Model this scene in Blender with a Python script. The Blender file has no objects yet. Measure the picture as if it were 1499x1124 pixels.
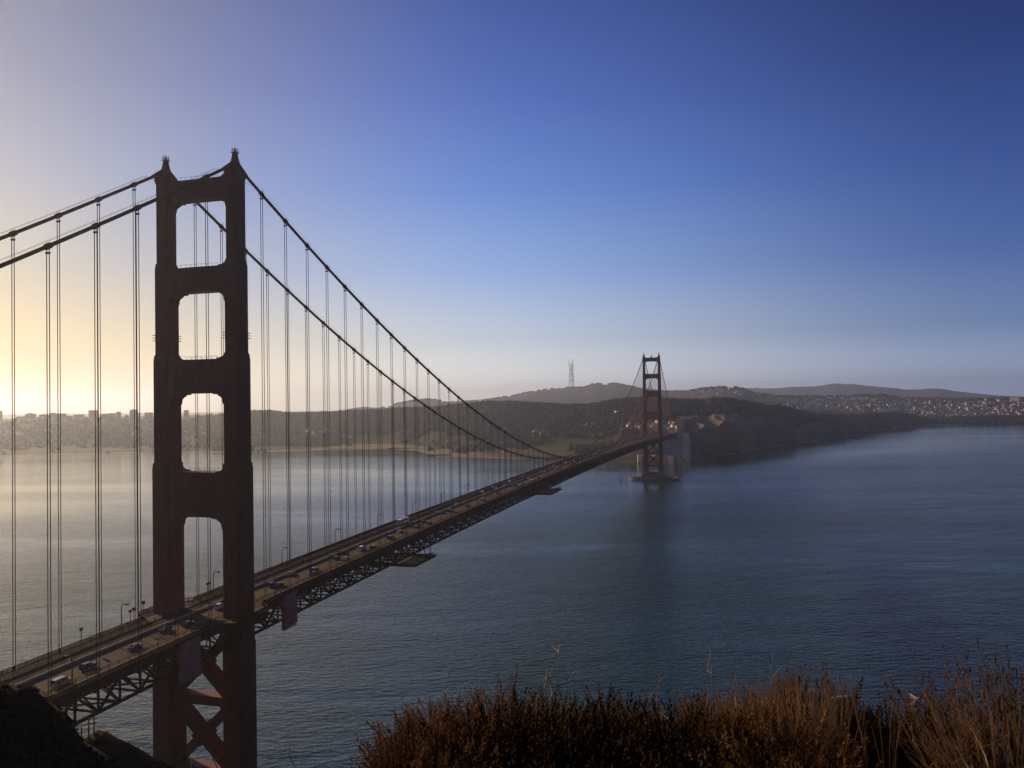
import bpy, math, random
import numpy as np
from mathutils import Vector, Matrix

rnd = random.Random(7)
rng = np.random.default_rng(7)
scene = bpy.context.scene
COL = scene.collection
R = math.radians

# ---------------------------------------------------------------- camera
CAM = np.array([177.92, -236.66, 146.48])
YAW, PITCH, ROLL, FPX = -0.28476, 0.02158, -0.01628, 1207.12
F = np.array([math.sin(YAW)*math.cos(PITCH), math.cos(YAW)*math.cos(PITCH), math.sin(PITCH)])
RT = np.array([math.cos(YAW), -math.sin(YAW), 0.0])
UP = np.cross(RT, F)
RT, UP = math.cos(ROLL)*RT + math.sin(ROLL)*UP, -math.sin(ROLL)*RT + math.cos(ROLL)*UP
cam_data = bpy.data.cameras.new('camera')
cam = bpy.data.objects.new('camera', cam_data)
COL.objects.link(cam)
scene.camera = cam
cam_data.sensor_width = 36.0
cam_data.lens = 36.0*FPX/1499.0
cam_data.clip_start = 0.2
cam_data.clip_end = 80000
cam.matrix_world = Matrix(((RT[0], UP[0], -F[0], CAM[0]), (RT[1], UP[1], -F[1], CAM[1]), (RT[2], UP[2], -F[2], CAM[2]), (0, 0, 0, 1)))

# ---------------------------------------------------------------- world, sun, exposure
SKY_GAIN = 1.0
SUN_EL, SUN_AZ = R(15.0), R(-63.0)          # azimuth clockwise from +Y
SUN = Vector((math.sin(SUN_AZ)*math.cos(SUN_EL), math.cos(SUN_AZ)*math.cos(SUN_EL), math.sin(SUN_EL)))
world = bpy.data.worlds.new('World')
scene.world = world
world.use_nodes = True
wt = world.node_tree
wt.nodes.clear()
def wnode(t, **kw):
    n = wt.nodes.new(t)
    for k, v in kw.items(): setattr(n, k, v)
    return n
sky = wnode('ShaderNodeTexSky', sky_type='NISHITA', sun_disc=False, sun_elevation=SUN_EL, sun_rotation=SUN_AZ % (2*math.pi),
            altitude=100, air_density=1.0, dust_density=1.6, ozone_density=2.5)
# the sky texture, graded: warm pale veil on the sun's side, deep blue away from it
def lin(c): return tuple(((v/255)/12.92 if v/255 <= .04045 else ((v/255+.055)/1.055)**2.4) for v in c)
def wmath(op, a, b=None):
    n = wnode('ShaderNodeMath', operation=op)
    for i, v in enumerate((a, b)):
        if v is None: continue
        if isinstance(v, (int, float)): n.inputs[i].default_value = v
        else: wt.links.new(v, n.inputs[i])
    return n.outputs[0]
wtc = wnode('ShaderNodeTexCoord')
wn = wnode('ShaderNodeVectorMath', operation='NORMALIZE'); wt.links.new(wtc.outputs['Generated'], wn.inputs[0])
wsep = wnode('ShaderNodeSeparateXYZ'); wt.links.new(wn.outputs[0], wsep.inputs[0])
wdot = wnode('ShaderNodeVectorMath', operation='DOT_PRODUCT'); wt.links.new(wn.outputs[0], wdot.inputs[0]); wdot.inputs[1].default_value = (math.sin(SUN_AZ), math.cos(SUN_AZ), 0)
hlen = wmath('SQRT', wmath('MAXIMUM', wmath('SUBTRACT', 1.0, wmath('MULTIPLY', wsep.outputs[2], wsep.outputs[2])), 0.02))
ucos = wmath('DIVIDE', wdot.outputs['Value'], hlen)
def wramp(cols, gain=(1, 1, 1)):
    r = wnode('ShaderNodeValToRGB'); wt.links.new(wsep.outputs[2], r.inputs[0]); e = r.color_ramp.elements
    for i, (p, c) in enumerate(cols):
        el = e[i] if i < 2 else e.new(p)
        el.position = p; el.color = (*[v*(gain[i] if i < len(gain) else 1) for v in lin(c)], 1)
    return r.outputs[0]
ZS = (.0, .074, .155, .25, .35, .44, .8)
SKY_L = [(224, 180, 106), (216, 182, 114), (180, 168, 146), (152, 153, 168), (130, 133, 158), (118, 121, 146), (94, 100, 130)]
SKY_C = [(238, 232, 220), (200, 212, 226), (146, 178, 232), (100, 142, 222), (74, 108, 194), (54, 86, 168), (24, 36, 76)]
SKY_R = [(140, 156, 184), (100, 126, 172), (66, 98, 166), (46, 78, 154), (30, 57, 130), (18, 38, 98), (7, 14, 36)]
def wmix(a, b, fac):
    n = wnode('ShaderNodeMix', data_type='RGBA'); wt.links.new(fac, n.inputs[0]) if not isinstance(fac, float) else setattr(n.inputs[0], 'default_value', fac)
    wt.links.new(a, n.inputs[6]); wt.links.new(b, n.inputs[7]); return n.outputs[2]
def wrange(v, a, b):
    n = wnode('ShaderNodeMapRange'); wt.links.new(v, n.inputs[0]); n.inputs[1].default_value = a; n.inputs[2].default_value = b; n.interpolation_type = 'SMOOTHSTEP'; return n.outputs[0]
cL, cC, cR = (wramp(list(zip(ZS, c)), g) for c, g in ((SKY_L, (1, 1, 1)), (SKY_C, (1.55, 1.10, 1.05)), (SKY_R, (1.9, 1.15, 1.0, .9, .8, .8, .8))))      # the low sky shines through the haze
lk = wnode('ShaderNodeMapRange'); wt.links.new(ucos, lk.inputs[0]); lk.inputs[1].default_value = .66; lk.inputs[2].default_value = .985
graded = wmix(cR, wmix(cC, cL, wmath('POWER', lk.outputs[0], 1.8)), wrange(ucos, .17, .85))
back = wnode('ShaderNodeMapRange'); wt.links.new(ucos, back.inputs[0]); back.inputs[1].default_value = -.7; back.inputs[2].default_value = .15; back.inputs[3].default_value = .5
gs = wnode('ShaderNodeVectorMath', operation='SCALE'); wt.links.new(graded, gs.inputs[0]); wt.links.new(wmath('MULTIPLY', back.outputs[0], SKY_GAIN*10), gs.inputs['Scale'])
bg = wnode('ShaderNodeBackground')
bg.inputs['Strength'].default_value = 0.10
wo = wnode('ShaderNodeOutputWorld')
mixed = wmix(sky.outputs[0], gs.outputs[0], 0.92)
wt.links.new(mixed, bg.inputs['Color'])
wt.links.new(bg.outputs[0], wo.inputs['Surface'])

sun_data = bpy.data.lights.new('sun', 'SUN')
sun_data.energy = 5.0
sun_data.angle = R(0.5)
sun_data.color = (1.0, 0.68, 0.40)
sun = bpy.data.objects.new('sun', sun_data)
COL.objects.link(sun)
sun.rotation_euler = SUN.to_track_quat('Z', 'Y').to_euler()

vs = scene.view_settings
vs.view_transform = 'Standard'
vs.look = 'None'
vs.exposure = 0.0
vs.gamma = 1.0
vs.use_curve_mapping = False
scene.render.engine = 'CYCLES'
cy = scene.cycles
cy.max_bounces = 6
cy.diffuse_bounces = 2
cy.glossy_bounces = 3
cy.transmission_bounces = 3
cy.transparent_max_bounces = 6
cy.volume_bounces = 0
cy.use_denoising = True
cy.sample_clamp_indirect = 4.0
cy.caustics_reflective = False
cy.caustics_refractive = False

# ---------------------------------------------------------------- pixel to world, to survey distances
def ray(px, py):
    return F + RT*(px-749.5)/FPX + UP*(562-py)/FPX
def at_dist(px, py, dist):
    d = ray(px, py)
    return CAM + d*dist/math.hypot(d[0], d[1])

# ---------------------------------------------------------------- helpers
def tag(o, label=None, cat=None, group=None, kind=None):
    if label: o['label'] = label
    if cat: o['category'] = cat
    if group: o['group'] = group
    if kind: o['kind'] = kind
    return o
def empty(name, loc=(0, 0, 0), rz=0.0, parent=None):
    o = bpy.data.objects.new(name, None)
    COL.objects.link(o)
    o.empty_display_size = 0.5
    o.location = loc
    o.rotation_euler = (0, 0, rz)
    if parent: o.parent = parent
    return o
def copy_tree(o, parent=None):
    c = o.copy()
    COL.objects.link(c)
    if parent: c.parent = parent
    for ch in list(o.children): copy_tree(ch, c)
    return c

class MB:
    def __init__(self): self.v = []; self.f = []; self.m = []
    def add(self, vs_, fs, m=0):
        b = len(self.v)
        self.v.extend([tuple(map(float, p)) for p in vs_])
        self.f.extend([tuple(i+b for i in f) for f in fs])
        self.m.extend([m]*len(fs))
    def box(self, x0, x1, y0, y1, z0, z1, m=0):
        self.add([(x0, y0, z0), (x1, y0, z0), (x1, y1, z0), (x0, y1, z0), (x0, y0, z1), (x1, y0, z1), (x1, y1, z1), (x0, y1, z1)],
                 [(3, 2, 1, 0), (4, 5, 6, 7), (0, 1, 5, 4), (1, 2, 6, 5), (2, 3, 7, 6), (3, 0, 4, 7)], m)
    def frus(self, c0, w0, d0, c1, w1, d1, m=0):
        (x0, y0, z0), (x1, y1, z1) = c0, c1
        self.add([(x0-w0, y0-d0, z0), (x0+w0, y0-d0, z0), (x0+w0, y0+d0, z0), (x0-w0, y0+d0, z0),
                  (x1-w1, y1-d1, z1), (x1+w1, y1-d1, z1), (x1+w1, y1+d1, z1), (x1-w1, y1+d1, z1)],
                 [(3, 2, 1, 0), (4, 5, 6, 7), (0, 1, 5, 4), (1, 2, 6, 5), (2, 3, 7, 6), (3, 0, 4, 7)], m)
    def bar(self, p, q, w, h, m=0, up=(0, 0, 1)):
        p = Vector(p); q = Vector(q); d = (q-p)
        if d.length < 1e-6: return
        d.normalize(); u = Vector(up)
        if abs(d.dot(u)) > 0.98: u = Vector((0, 1, 0))
        s = d.cross(u).normalized(); t = s.cross(d)
        s *= w/2; t *= h/2
        self.add([p-s-t, p+s-t, p+s+t, p-s+t, q-s-t, q+s-t, q+s+t, q-s+t],
                 [(3, 2, 1, 0), (4, 5, 6, 7), (0, 1, 5, 4), (1, 2, 6, 5), (2, 3, 7, 6), (3, 0, 4, 7)], m)
    def tube(self, pts, r, n=6, m=0, cap=True):
        pts = [Vector(p) for p in pts]; k = len(pts)
        rs = r if isinstance(r, (list, tuple)) else [r]*k
        vs_ = []; fs = []
        for i, p in enumerate(pts):
            d = (pts[min(i+1, k-1)]-pts[max(i-1, 0)])
            if d.length < 1e-9: d = Vector((0, 0, 1))
            d.normalize(); u = Vector((0, 0, 1))
            if abs(d.z) > 0.9: u = Vector((1, 0, 0))
            s = d.cross(u).normalized(); t = s.cross(d)
            for j in range(n):
                a = 2*math.pi*j/n
                vs_.append(p+(s*math.cos(a)+t*math.sin(a))*rs[i])
        for i in range(k-1):
            for j in range(n):
                a = i*n+j; b = i*n+(j+1) % n
                fs.append((a, b, b+n, a+n))
        if cap:
            fs.append(tuple(range(n-1, -1, -1))); fs.append(tuple(range((k-1)*n, k*n)))
        self.add(vs_, fs, m)
    def prism(self, poly, axis, a0, a1, m=0):
        def P(u, v, a): return {'x': (a, u, v), 'y': (u, a, v), 'z': (u, v, a)}[axis]
        n = len(poly)
        self.add([P(u, v, a0) for u, v in poly]+[P(u, v, a1) for u, v in poly],
                 [tuple(range(n-1, -1, -1)), tuple(range(n, 2*n))]+[(i, (i+1) % n, (i+1) % n+n, i+n) for i in range(n)], m)
    def build(self, name, mats, parent=None, smooth=False, bevel=0.0):
        me = bpy.data.meshes.new(name)
        me.from_pydata(self.v, [], self.f)
        for k in (mats if isinstance(mats, (list, tuple)) else [mats]): me.materials.append(k)
        if len(set(self.m)) > 1: me.polygons.foreach_set('material_index', self.m)
        if smooth: me.polygons.foreach_set('use_smooth', [True]*len(me.polygons))
        me.update()
        o = bpy.data.objects.new(name, me)
        COL.objects.link(o)
        if parent: o.parent = parent
        if bevel:
            b = o.modifiers.new('edge', 'BEVEL'); b.width = bevel; b.segments = 2; b.limit_method = 'ANGLE'
        return o
def mesh_np(name, V, Fc, mats, parent=None, smooth=False, colors=None):
    V = np.asarray(V, np.float32); Fc = np.asarray(Fc, np.int32)
    me = bpy.data.meshes.new(name)
    k = Fc.shape[1]
    me.vertices.add(len(V)); me.vertices.foreach_set('co', V.ravel())
    me.loops.add(Fc.size); me.loops.foreach_set('vertex_index', Fc.ravel())
    me.polygons.add(len(Fc)); me.polygons.foreach_set('loop_start', np.arange(0, Fc.size, k, dtype=np.int32))
    if smooth: me.polygons.foreach_set('use_smooth', np.ones(len(Fc), bool))
    if colors is not None:
        a = me.color_attributes.new('ground', 'FLOAT_COLOR', 'POINT')
        a.data.foreach_set('color', np.asarray(colors, np.float32).ravel())
    for m in (mats if isinstance(mats, (list, tuple)) else [mats]): me.materials.append(m)
    me.update(calc_edges=True); me.validate()
    o = bpy.data.objects.new(name, me)
    COL.objects.link(o)
    if parent: o.parent = parent
    return o

# value noise used for landforms
class Noise2:
    def __init__(self, seed): self.t = np.random.default_rng(seed).random((256, 256))
    def __call__(self, x, y):
        xi = np.floor(x).astype(int); yi = np.floor(y).astype(int); fx = x-xi; fy = y-yi
        fx = fx*fx*(3-2*fx); fy = fy*fy*(3-2*fy); t = self.t
        a = t[xi % 256, yi % 256]; b = t[(xi+1) % 256, yi % 256]; c = t[xi % 256, (yi+1) % 256]; d = t[(xi+1) % 256, (yi+1) % 256]
        return (a*(1-fx)+b*fx)*(1-fy)+(c*(1-fx)+d*fx)*fy
    def fbm(self, x, y, o=4):
        s = 0; a = .5
        for i in range(o): s = s+a*(self(x, y)-.5); x = x*2.03+17; y = y*2.03+5; a *= .5
        return s
NZ = Noise2(3)

# ---------------------------------------------------------------- materials
def mat(name, color, rough=0.7, metal=0.0, var=0.0, scale=1.0, color2=None, bump=0.0, detail=4.0, spec=0.5, stretch=None):
    m = bpy.data.materials.new(name); m.use_nodes = True
    nt = m.node_tree; b = nt.nodes['Principled BSDF']
    b.inputs['Roughness'].default_value = rough
    b.inputs['Metallic'].default_value = metal
    b.inputs['Specular IOR Level'].default_value = spec
    c = (*color, 1)
    if var > 0 or color2 is not None:
        tc = nt.nodes.new('ShaderNodeTexCoord'); n = nt.nodes.new('ShaderNodeTexNoise')
        n.inputs['Scale'].default_value = scale; n.inputs['Detail'].default_value = detail
        src = tc.outputs['Object']
        if stretch:
            mp = nt.nodes.new('ShaderNodeMapping'); mp.inputs['Scale'].default_value = stretch
            nt.links.new(src, mp.inputs[0]); src = mp.outputs[0]
        nt.links.new(src, n.inputs['Vector'])
        r = nt.nodes.new('ShaderNodeValToRGB')
        r.color_ramp.elements[0].position = 0.32; r.color_ramp.elements[1].position = 0.68
        c2 = (*color2, 1) if color2 is not None else tuple(min(1, x*(1+var)) for x in color)+(1,)
        c1 = c if color2 is not None else tuple(x*(1-var) for x in color)+(1,)
        r.color_ramp.elements[0].color = c1; r.color_ramp.elements[1].color = c2
        nt.links.new(n.outputs['Fac'], r.inputs[0]); nt.links.new(r.outputs[0], b.inputs['Base Color'])
        if bump:
            bn = nt.nodes.new('ShaderNodeBump'); bn.inputs['Strength'].default_value = bump
            nt.links.new(n.outputs['Fac'], bn.inputs['Height']); nt.links.new(bn.outputs[0], b.inputs['Normal'])
    else:
        b.inputs['Base Color'].default_value = c
    return m
def thin(m, f):
    nt = m.node_tree; b = nt.nodes['Principled BSDF']; o = nt.nodes['Material Output']
    tr = nt.nodes.new('ShaderNodeBsdfTranslucent'); mx = nt.nodes.new('ShaderNodeMixShader'); mx.inputs[0].default_value = f
    src = b.inputs['Base Color'].links[0].from_socket if b.inputs['Base Color'].links else None
    if src: nt.links.new(src, tr.inputs['Color'])
    nt.links.new(b.outputs[0], mx.inputs[1]); nt.links.new(tr.outputs[0], mx.inputs[2]); nt.links.new(mx.outputs[0], o.inputs['Surface'])
    return m
M = {}
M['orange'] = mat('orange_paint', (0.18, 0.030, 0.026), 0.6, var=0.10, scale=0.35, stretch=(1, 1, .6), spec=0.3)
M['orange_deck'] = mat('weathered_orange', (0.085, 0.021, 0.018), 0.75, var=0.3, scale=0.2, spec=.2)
M['orange_rope'] = mat('orange_rope', (0.15, 0.05, 0.04), 0.6, var=.15, scale=2.0)
M['asphalt'] = mat('asphalt', (0.085, 0.066, 0.048), 0.95, spec=0.1, var=0.25, scale=0.25, stretch=(1, .08, 1))
M['asphalt_shaded'] = mat('shaded_asphalt', (0.032, 0.028, 0.025), 0.95, spec=.1, var=.25, scale=.25, stretch=(1, .08, 1))  # asphalt colour darkened to stand for the railing's shade
M['joint'] = mat('expansion_joint', (0.05, 0.045, 0.04), .9, spec=.1)
M['lane_paint'] = mat('worn_lane_paint', (0.30, 0.27, 0.22), .9, spec=.1, var=.3, scale=1)
M['concrete_walk'] = mat('walk_concrete', (0.085, 0.055, 0.045), 0.9, spec=.2, var=0.2, scale=0.4)
M['paint'] = mat('road_paint', (0.75, 0.74, 0.7), 0.6, var=.1, scale=2)
M['barrier'] = mat('barrier_steel', (0.40, 0.36, 0.31), 0.85, spec=.2, var=.15, scale=.7)
M['concrete'] = mat('pier_concrete', (0.15, 0.13, 0.11), 0.85, var=0.25, scale=0.12, bump=.2)
M['pylon'] = mat('pylon_concrete', (0.46, 0.44, 0.44), 0.85, var=0.18, scale=0.1, stretch=(1, 1, .3))
M['panel'] = mat('pale_panel', (0.58, 0.56, 0.56), .8, var=.15, scale=.15, stretch=(1, 1, .3))
M['brick'] = mat('fort_brick', (0.35, 0.17, 0.10), 0.85, var=.2, scale=.3)
M['rust'] = mat('shroud_rust', (0.20, 0.10, 0.07), .85, var=.2, scale=.2)
M['tarp'] = mat('tarp', (0.50, 0.19, 0.18), 0.85, spec=.2, var=0.15, scale=0.5, bump=.25)
M['net'] = mat('net_tarp', (0.085, 0.05, 0.065), 0.9, spec=.1, var=0.25, scale=.4, stretch=(1, 4, 1))
M['steel_dark'] = mat('dark_steel', (0.06, 0.055, 0.05), 0.5, var=.2, scale=2)
M['lamp'] = mat('lamp_glass', (0.5, 0.45, 0.35), 0.3)
M['glass'] = mat('car_glass', (0.02, 0.025, 0.03), 0.08, spec=.8)
M['tyre'] = mat('tyre', (0.02, 0.02, 0.02), 0.8)
M['rim'] = mat('rim', (0.4, 0.4, 0.4), 0.35, metal=.8)
M['headlamp'] = mat('headlamp', (0.8, 0.8, 0.8), 0.15)
M['taillamp'] = mat('taillamp', (0.4, 0.02, 0.02), 0.2)
M['amber'] = mat('amber_plastic', (0.75, 0.28, 0.03), 0.5, var=.1, scale=4)
CARC = {'white': (0.82, 0.82, 0.80), 'silver': (0.55, 0.56, 0.57), 'black': (0.02, 0.02, 0.022), 'grey': (0.12, 0.125, 0.13), 'blue': (0.05, 0.08, 0.16), 'red': (0.25, 0.03, 0.03)}
for k_, v_ in CARC.items(): M['car_'+k_] = mat('car_paint_'+k_, v_, 0.22, metal=.3 if k_ in ('silver', 'grey') else 0, var=.04, scale=1, spec=.6)
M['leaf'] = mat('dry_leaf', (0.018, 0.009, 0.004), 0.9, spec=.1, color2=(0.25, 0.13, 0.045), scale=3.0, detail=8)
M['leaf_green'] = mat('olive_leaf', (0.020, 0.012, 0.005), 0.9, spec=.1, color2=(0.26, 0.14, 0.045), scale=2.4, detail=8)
M['leaf_shaded'] = mat('shaded_leaf', (0.014, 0.009, 0.004), 0.95, spec=.05, color2=(0.11, 0.058, 0.02), scale=3.0, detail=8)  # darker copy of the leaf colour, shade painted in for shadowed shrubs
M['stem'] = mat('brown_stem', (0.10, 0.06, 0.035), 0.85, var=.3, scale=5)
M['straw'] = mat('straw', (0.54, 0.40, 0.21), 0.8, var=.35, scale=3)
M['dead'] = mat('bleached_twig', (0.32, 0.21, 0.12), 0.8, var=.3, scale=6)
for k_ in ('leaf', 'leaf_green', 'straw'): thin(M[k_], .25)
M['soil'] = mat('soil', (0.030, 0.019, 0.011), 0.95, spec=.05, var=.5, scale=3.0, bump=.6, detail=8)
M['scrub'] = mat('scrub_leaf', (0.014, 0.010, 0.005), 0.95, spec=.05, color2=(0.030, 0.021, 0.009), scale=.4)
M['wood'] = mat('fence_wood', (0.12, 0.09, 0.07), .9, var=.2, scale=2)
M['canopy'] = mat('forest_canopy', (0.020, 0.022, 0.016), 0.95, spec=.05, color2=(0.042, 0.042, 0.026), scale=0.006, detail=6)
M['rock'] = mat('sea_rock', (0.035, 0.03, 0.028), 0.8, var=.3, scale=.2, bump=.5)
M['foam'] = mat('surf_foam', (0.72, 0.72, 0.70), 0.9, var=.1, scale=.3)
M['house_white'] = mat('house_white', (0.84, 0.80, 0.72), 0.8, var=.06, scale=.05)
M['house_cream'] = mat('house_cream', (0.74, 0.62, 0.44), 0.8, var=.08, scale=.05)
M['house_grey'] = mat('house_grey', (0.32, 0.31, 0.31), 0.8, var=.1, scale=.05)
M['house_pink'] = mat('house_pink', (0.55, 0.40, 0.33), 0.8, var=.08, scale=.05)
M['roof_dark'] = mat('roof_dark', (0.12, 0.10, 0.09), 0.85, var=.2, scale=.1)
M['roof_red'] = mat('roof_red', (0.28, 0.11, 0.06), 0.85, var=.2, scale=.1)
M['tower_block'] = mat('tower_block', (0.30, 0.27, 0.24), 0.8, var=.1, scale=.03)
M['window_band'] = mat('window_band', (0.06, 0.07, 0.08), 0.2)
M['mast'] = mat('mast_paint', (0.20, 0.15, 0.15), 0.6, var=.1, scale=.05)
def land_material():
    m = bpy.data.materials.new('land'); m.use_nodes = True
    nt = m.node_tree; b = nt.nodes['Principled BSDF']; b.inputs['Roughness'].default_value = 0.95; b.inputs['Specular IOR Level'].default_value = .1
    at = nt.nodes.new('ShaderNodeAttribute'); at.attribute_name = 'ground'
    tc = nt.nodes.new('ShaderNodeTexCoord')
    n = nt.nodes.new('ShaderNodeTexNoise'); n.inputs['Scale'].default_value = 0.012; n.inputs['Detail'].default_value = 9
    nt.links.new(tc.outputs['Object'], n.inputs['Vector'])
    mr = nt.nodes.new('ShaderNodeMapRange'); mr.inputs[1].default_value = .3; mr.inputs[2].default_value = .7; mr.inputs[3].default_value = .55; mr.inputs[4].default_value = 1.45
    nt.links.new(n.outputs['Fac'], mr.inputs[0])
    vm = nt.nodes.new('ShaderNodeVectorMath'); vm.operation = 'SCALE'
    nt.links.new(at.outputs['Color'], vm.inputs[0]); nt.links.new(mr.outputs[0], vm.inputs['Scale'])
    nt.links.new(vm.outputs[0], b.inputs['Base Color'])
    return m
M['land'] = land_material()
CHOP = 1.8
def water_material():
    m = bpy.data.materials.new('sea_water'); m.use_nodes = True
    nt = m.node_tree; b = nt.nodes['Principled BSDF']; L = nt.links.new
    b.inputs['Base Color'].default_value = (0.008, 0.040, 0.030, 1)
    tc = nt.nodes.new('ShaderNodeTexCoord')
    def noise(lx, ly, rot, detail=2.0, rough=.5):
        mp = nt.nodes.new('ShaderNodeMapping'); mp.vector_type = 'TEXTURE'; mp.inputs['Rotation'].default_value = (0, 0, rot); mp.inputs['Scale'].default_value = (lx, ly, 1)
        n = nt.nodes.new('ShaderNodeTexNoise'); n.inputs['Scale'].default_value = 1.0; n.inputs['Detail'].default_value = detail; n.inputs['Roughness'].default_value = rough
        L(tc.outputs['Object'], mp.inputs[0]); L(mp.outputs[0], n.inputs['Vector']); return n.outputs['Fac']
    def math_(op, a, b_):
        n = nt.nodes.new('ShaderNodeMath'); n.operation = op
        for i, s in enumerate((a, b_)):
            if isinstance(s, (int, float)): n.inputs[i].default_value = s
            else: L(s, n.inputs[i])
        return n.outputs[0]
    chop = noise(8.0, 3.6, R(20), 3.0, .6)         # wind waves
    ripple = noise(2.2, 1.2, R(8), 2.0, .5)
    swell = noise(60, 26, R(30), 1.0)
    patch = noise(1100, 260, R(10), 6.0, .62)       # slicks and currents
    pr = nt.nodes.new('ShaderNodeMapRange'); pr.inputs[1].default_value = .36; pr.inputs[2].default_value = .64; pr.inputs[3].default_value = .22; pr.inputs[4].default_value = 1.2
    L(patch, pr.inputs[0])
    h = math_('ADD', math_('MULTIPLY', chop, CHOP), math_('MULTIPLY', ripple, .30))
    h = math_('ADD', math_('MULTIPLY', h, pr.outputs[0]), math_('MULTIPLY', swell, 1.5))
    sx_ = nt.nodes.new('ShaderNodeSeparateXYZ'); L(tc.outputs['Object'], sx_.inputs[0])
    lee = nt.nodes.new('ShaderNodeMapRange'); lee.inputs[1].default_value = 1250; lee.inputs[2].default_value = 2050; lee.inputs[3].default_value = 1.0; lee.inputs[4].default_value = .13     # calmer in the lee of the far shore
    L(math_('ADD', math_('SUBTRACT', sx_.outputs[1], math_('MULTIPLY', sx_.outputs[0], 1.0)), math_('MULTIPLY', patch, 900)), lee.inputs[0]); h = math_('MULTIPLY', h, lee.outputs[0])
    bn = nt.nodes.new('ShaderNodeBump'); bn.inputs['Strength'].default_value = 1.0; bn.inputs['Distance'].default_value = 1.0
    L(h, bn.inputs['Height']); L(bn.outputs[0], b.inputs['Normal'])
    gl = nt.nodes.new('ShaderNodeMapRange'); gl.inputs[1].default_value = 1.0; gl.inputs[2].default_value = .13; gl.inputs[3].default_value = 1.34; gl.inputs[4].default_value = 5.0; L(lee.outputs[0], gl.inputs[0]); L(gl.outputs[0], b.inputs['IOR'])      # glossier sheet water in the lee
    rr = nt.nodes.new('ShaderNodeMapRange'); rr.inputs[1].default_value = .36; rr.inputs[2].default_value = .64; rr.inputs[3].default_value = .10; rr.inputs[4].default_value = .18
    L(patch, rr.inputs[0]); L(math_('MAXIMUM', math_('MULTIPLY', rr.outputs[0], lee.outputs[0]), .04), b.inputs['Roughness'])
    return m
M['water'] = water_material()

# ---------------------------------------------------------------- the water
mb = MB(); mb.add([(-20000, -6000, 0), (20000, -6000, 0), (20000, 20000, 0), (-20000, 20000, 0)], [(0, 1, 2, 3)])
tag(mb.build('water', M['water']), 'choppy strait water under the bridge', None, None, 'structure')

# ---------------------------------------------------------------- far land: height field of city, forest, peaks and mountains
PX = np.arange(-420, 1960, 2.5)
def line(pts): a = np.array(pts, float); return np.interp(PX, a[:, 0], a[:, 1])
SH_D = line([(-420, 3700), (0, 3070), (100, 3010), (380, 2760), (560, 2740), (610, 2560), (640, 2260), (700, 2180), (750, 2115), (860, 1990), (926, 1930), (1003, 1985), (1010, 2035), (1027, 2150), (1070, 2260), (1100, 2455), (1150, 2690), (1180, 2830), (1200, 3050), (1250, 3330), (1270, 3620), (1320, 4280), (1400, 4540), (1499, 4640), (1960, 5200)])
A_Y = line([(-420, 618), (0, 617), (25, 613), (47, 610), (97, 610), (108, 609), (168, 610), (208, 614), (268, 611), (330, 606), (364, 602), (380, 601.6), (395, 600.6), (418, 603), (464, 602.6), (496, 600.6), (557, 599), (577, 597), (608, 596), (640, 595.5), (670, 592), (710, 588.5), (745, 588), (775, 589), (795, 590.5), (820, 591), (836, 592), (856, 593), (872, 591), (895, 588), (913, 584.6), (940, 583), (981, 583), (1000, 583.3), (1021, 582.5), (1032, 583.9), (1045, 581.5), (1058, 583), (1073, 583.3), (1092, 586.3), (1107, 587.6), (1122, 592.3), (1139, 594.2), (1148, 597.5), (1167, 600.7), (1185, 604.4), (1223, 607.2), (1257, 608.5), (1294, 606), (1324, 605), (1350, 613), (1378, 613.5), (1425, 611.6), (1460, 610), (1499, 611), (1960, 607)])
A_D = line([(-420, 4700), (0, 4500), (300, 4200), (380, 3900), (560, 3700), (700, 3300), (800, 3050), (950, 2850), (1060, 2900), (1120, 3100), (1200, 3650), (1260, 3950), (1320, 4600), (1400, 4900), (1499, 5000), (1960, 5600)])
B_Y = line([(-420, 612), (0, 612), (300, 606), (450, 603), (496, 600.6), (518, 596), (532, 594.3), (546, 595.5), (566, 596), (583, 589.7), (608, 585.4), (628, 584), (644, 585.4), (654, 589), (672, 588), (697, 586.4), (722, 583.4), (745, 579.6), (760, 577), (780, 572.6), (795, 569.9), (813, 568.8), (827, 567), (856, 566.5), (868, 562), (876, 560.8), (888, 562.2), (902, 560.4), (913, 563), (927, 566), (940, 568.8), (968, 572), (1004, 572.6), (1018, 570), (1036, 567.6), (1055, 566.1), (1079, 567), (1092, 570), (1100, 573.2), (1122, 577.4), (1139, 578.9), (1157, 579.6), (1230, 579.5), (1258, 578), (1295, 577), (1302, 580), (1332, 582), (1369, 583), (1406, 583.7), (1462, 583), (1499, 582.4), (1960, 580)])
B_D = line([(-420, 5600), (0, 5500), (450, 6000), (560, 8000), (620, 7200), (700, 8000), (800, 8600), (900, 8700), (1000, 7400), (1060, 6600), (1130, 6400), (1200, 7000), (1300, 7200), (1499, 6600), (1960, 7400)])
V_Y = line([(-420, 625), (0, 625), (380, 612), (560, 606), (700, 597), (800, 597), (900, 594), (1000, 588), (1060, 588), (1120, 596), (1170, 603), (1230, 608.6), (1300, 607.5), (1350, 613.3), (1499, 610), (1960, 607)])
C_Y = line([(-420, 610), (480, 602), (600, 596), (700, 590), (960, 574), (992, 570.5), (1040, 572), (1060, 570), (1092, 568), (1107, 567.5), (1139, 568), (1157, 566), (1176, 565.6), (1195, 565.2), (1219, 561.5), (1230, 561), (1242, 562.4), (1248, 561.4), (1267, 564), (1294, 566.4), (1313, 568), (1324, 570), (1346, 569.8), (1365, 568), (1384, 569.4), (1397, 572), (1424, 575), (1460, 578.5), (1499, 580.5), (1960, 582)])
C_D = np.full_like(PX, 14500.)
elev = lambda Y: np.array([(lambda d: d[2]/math.hypot(d[0], d[1]))(ray(p, y)) for p, y in zip(PX, Y)])
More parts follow.
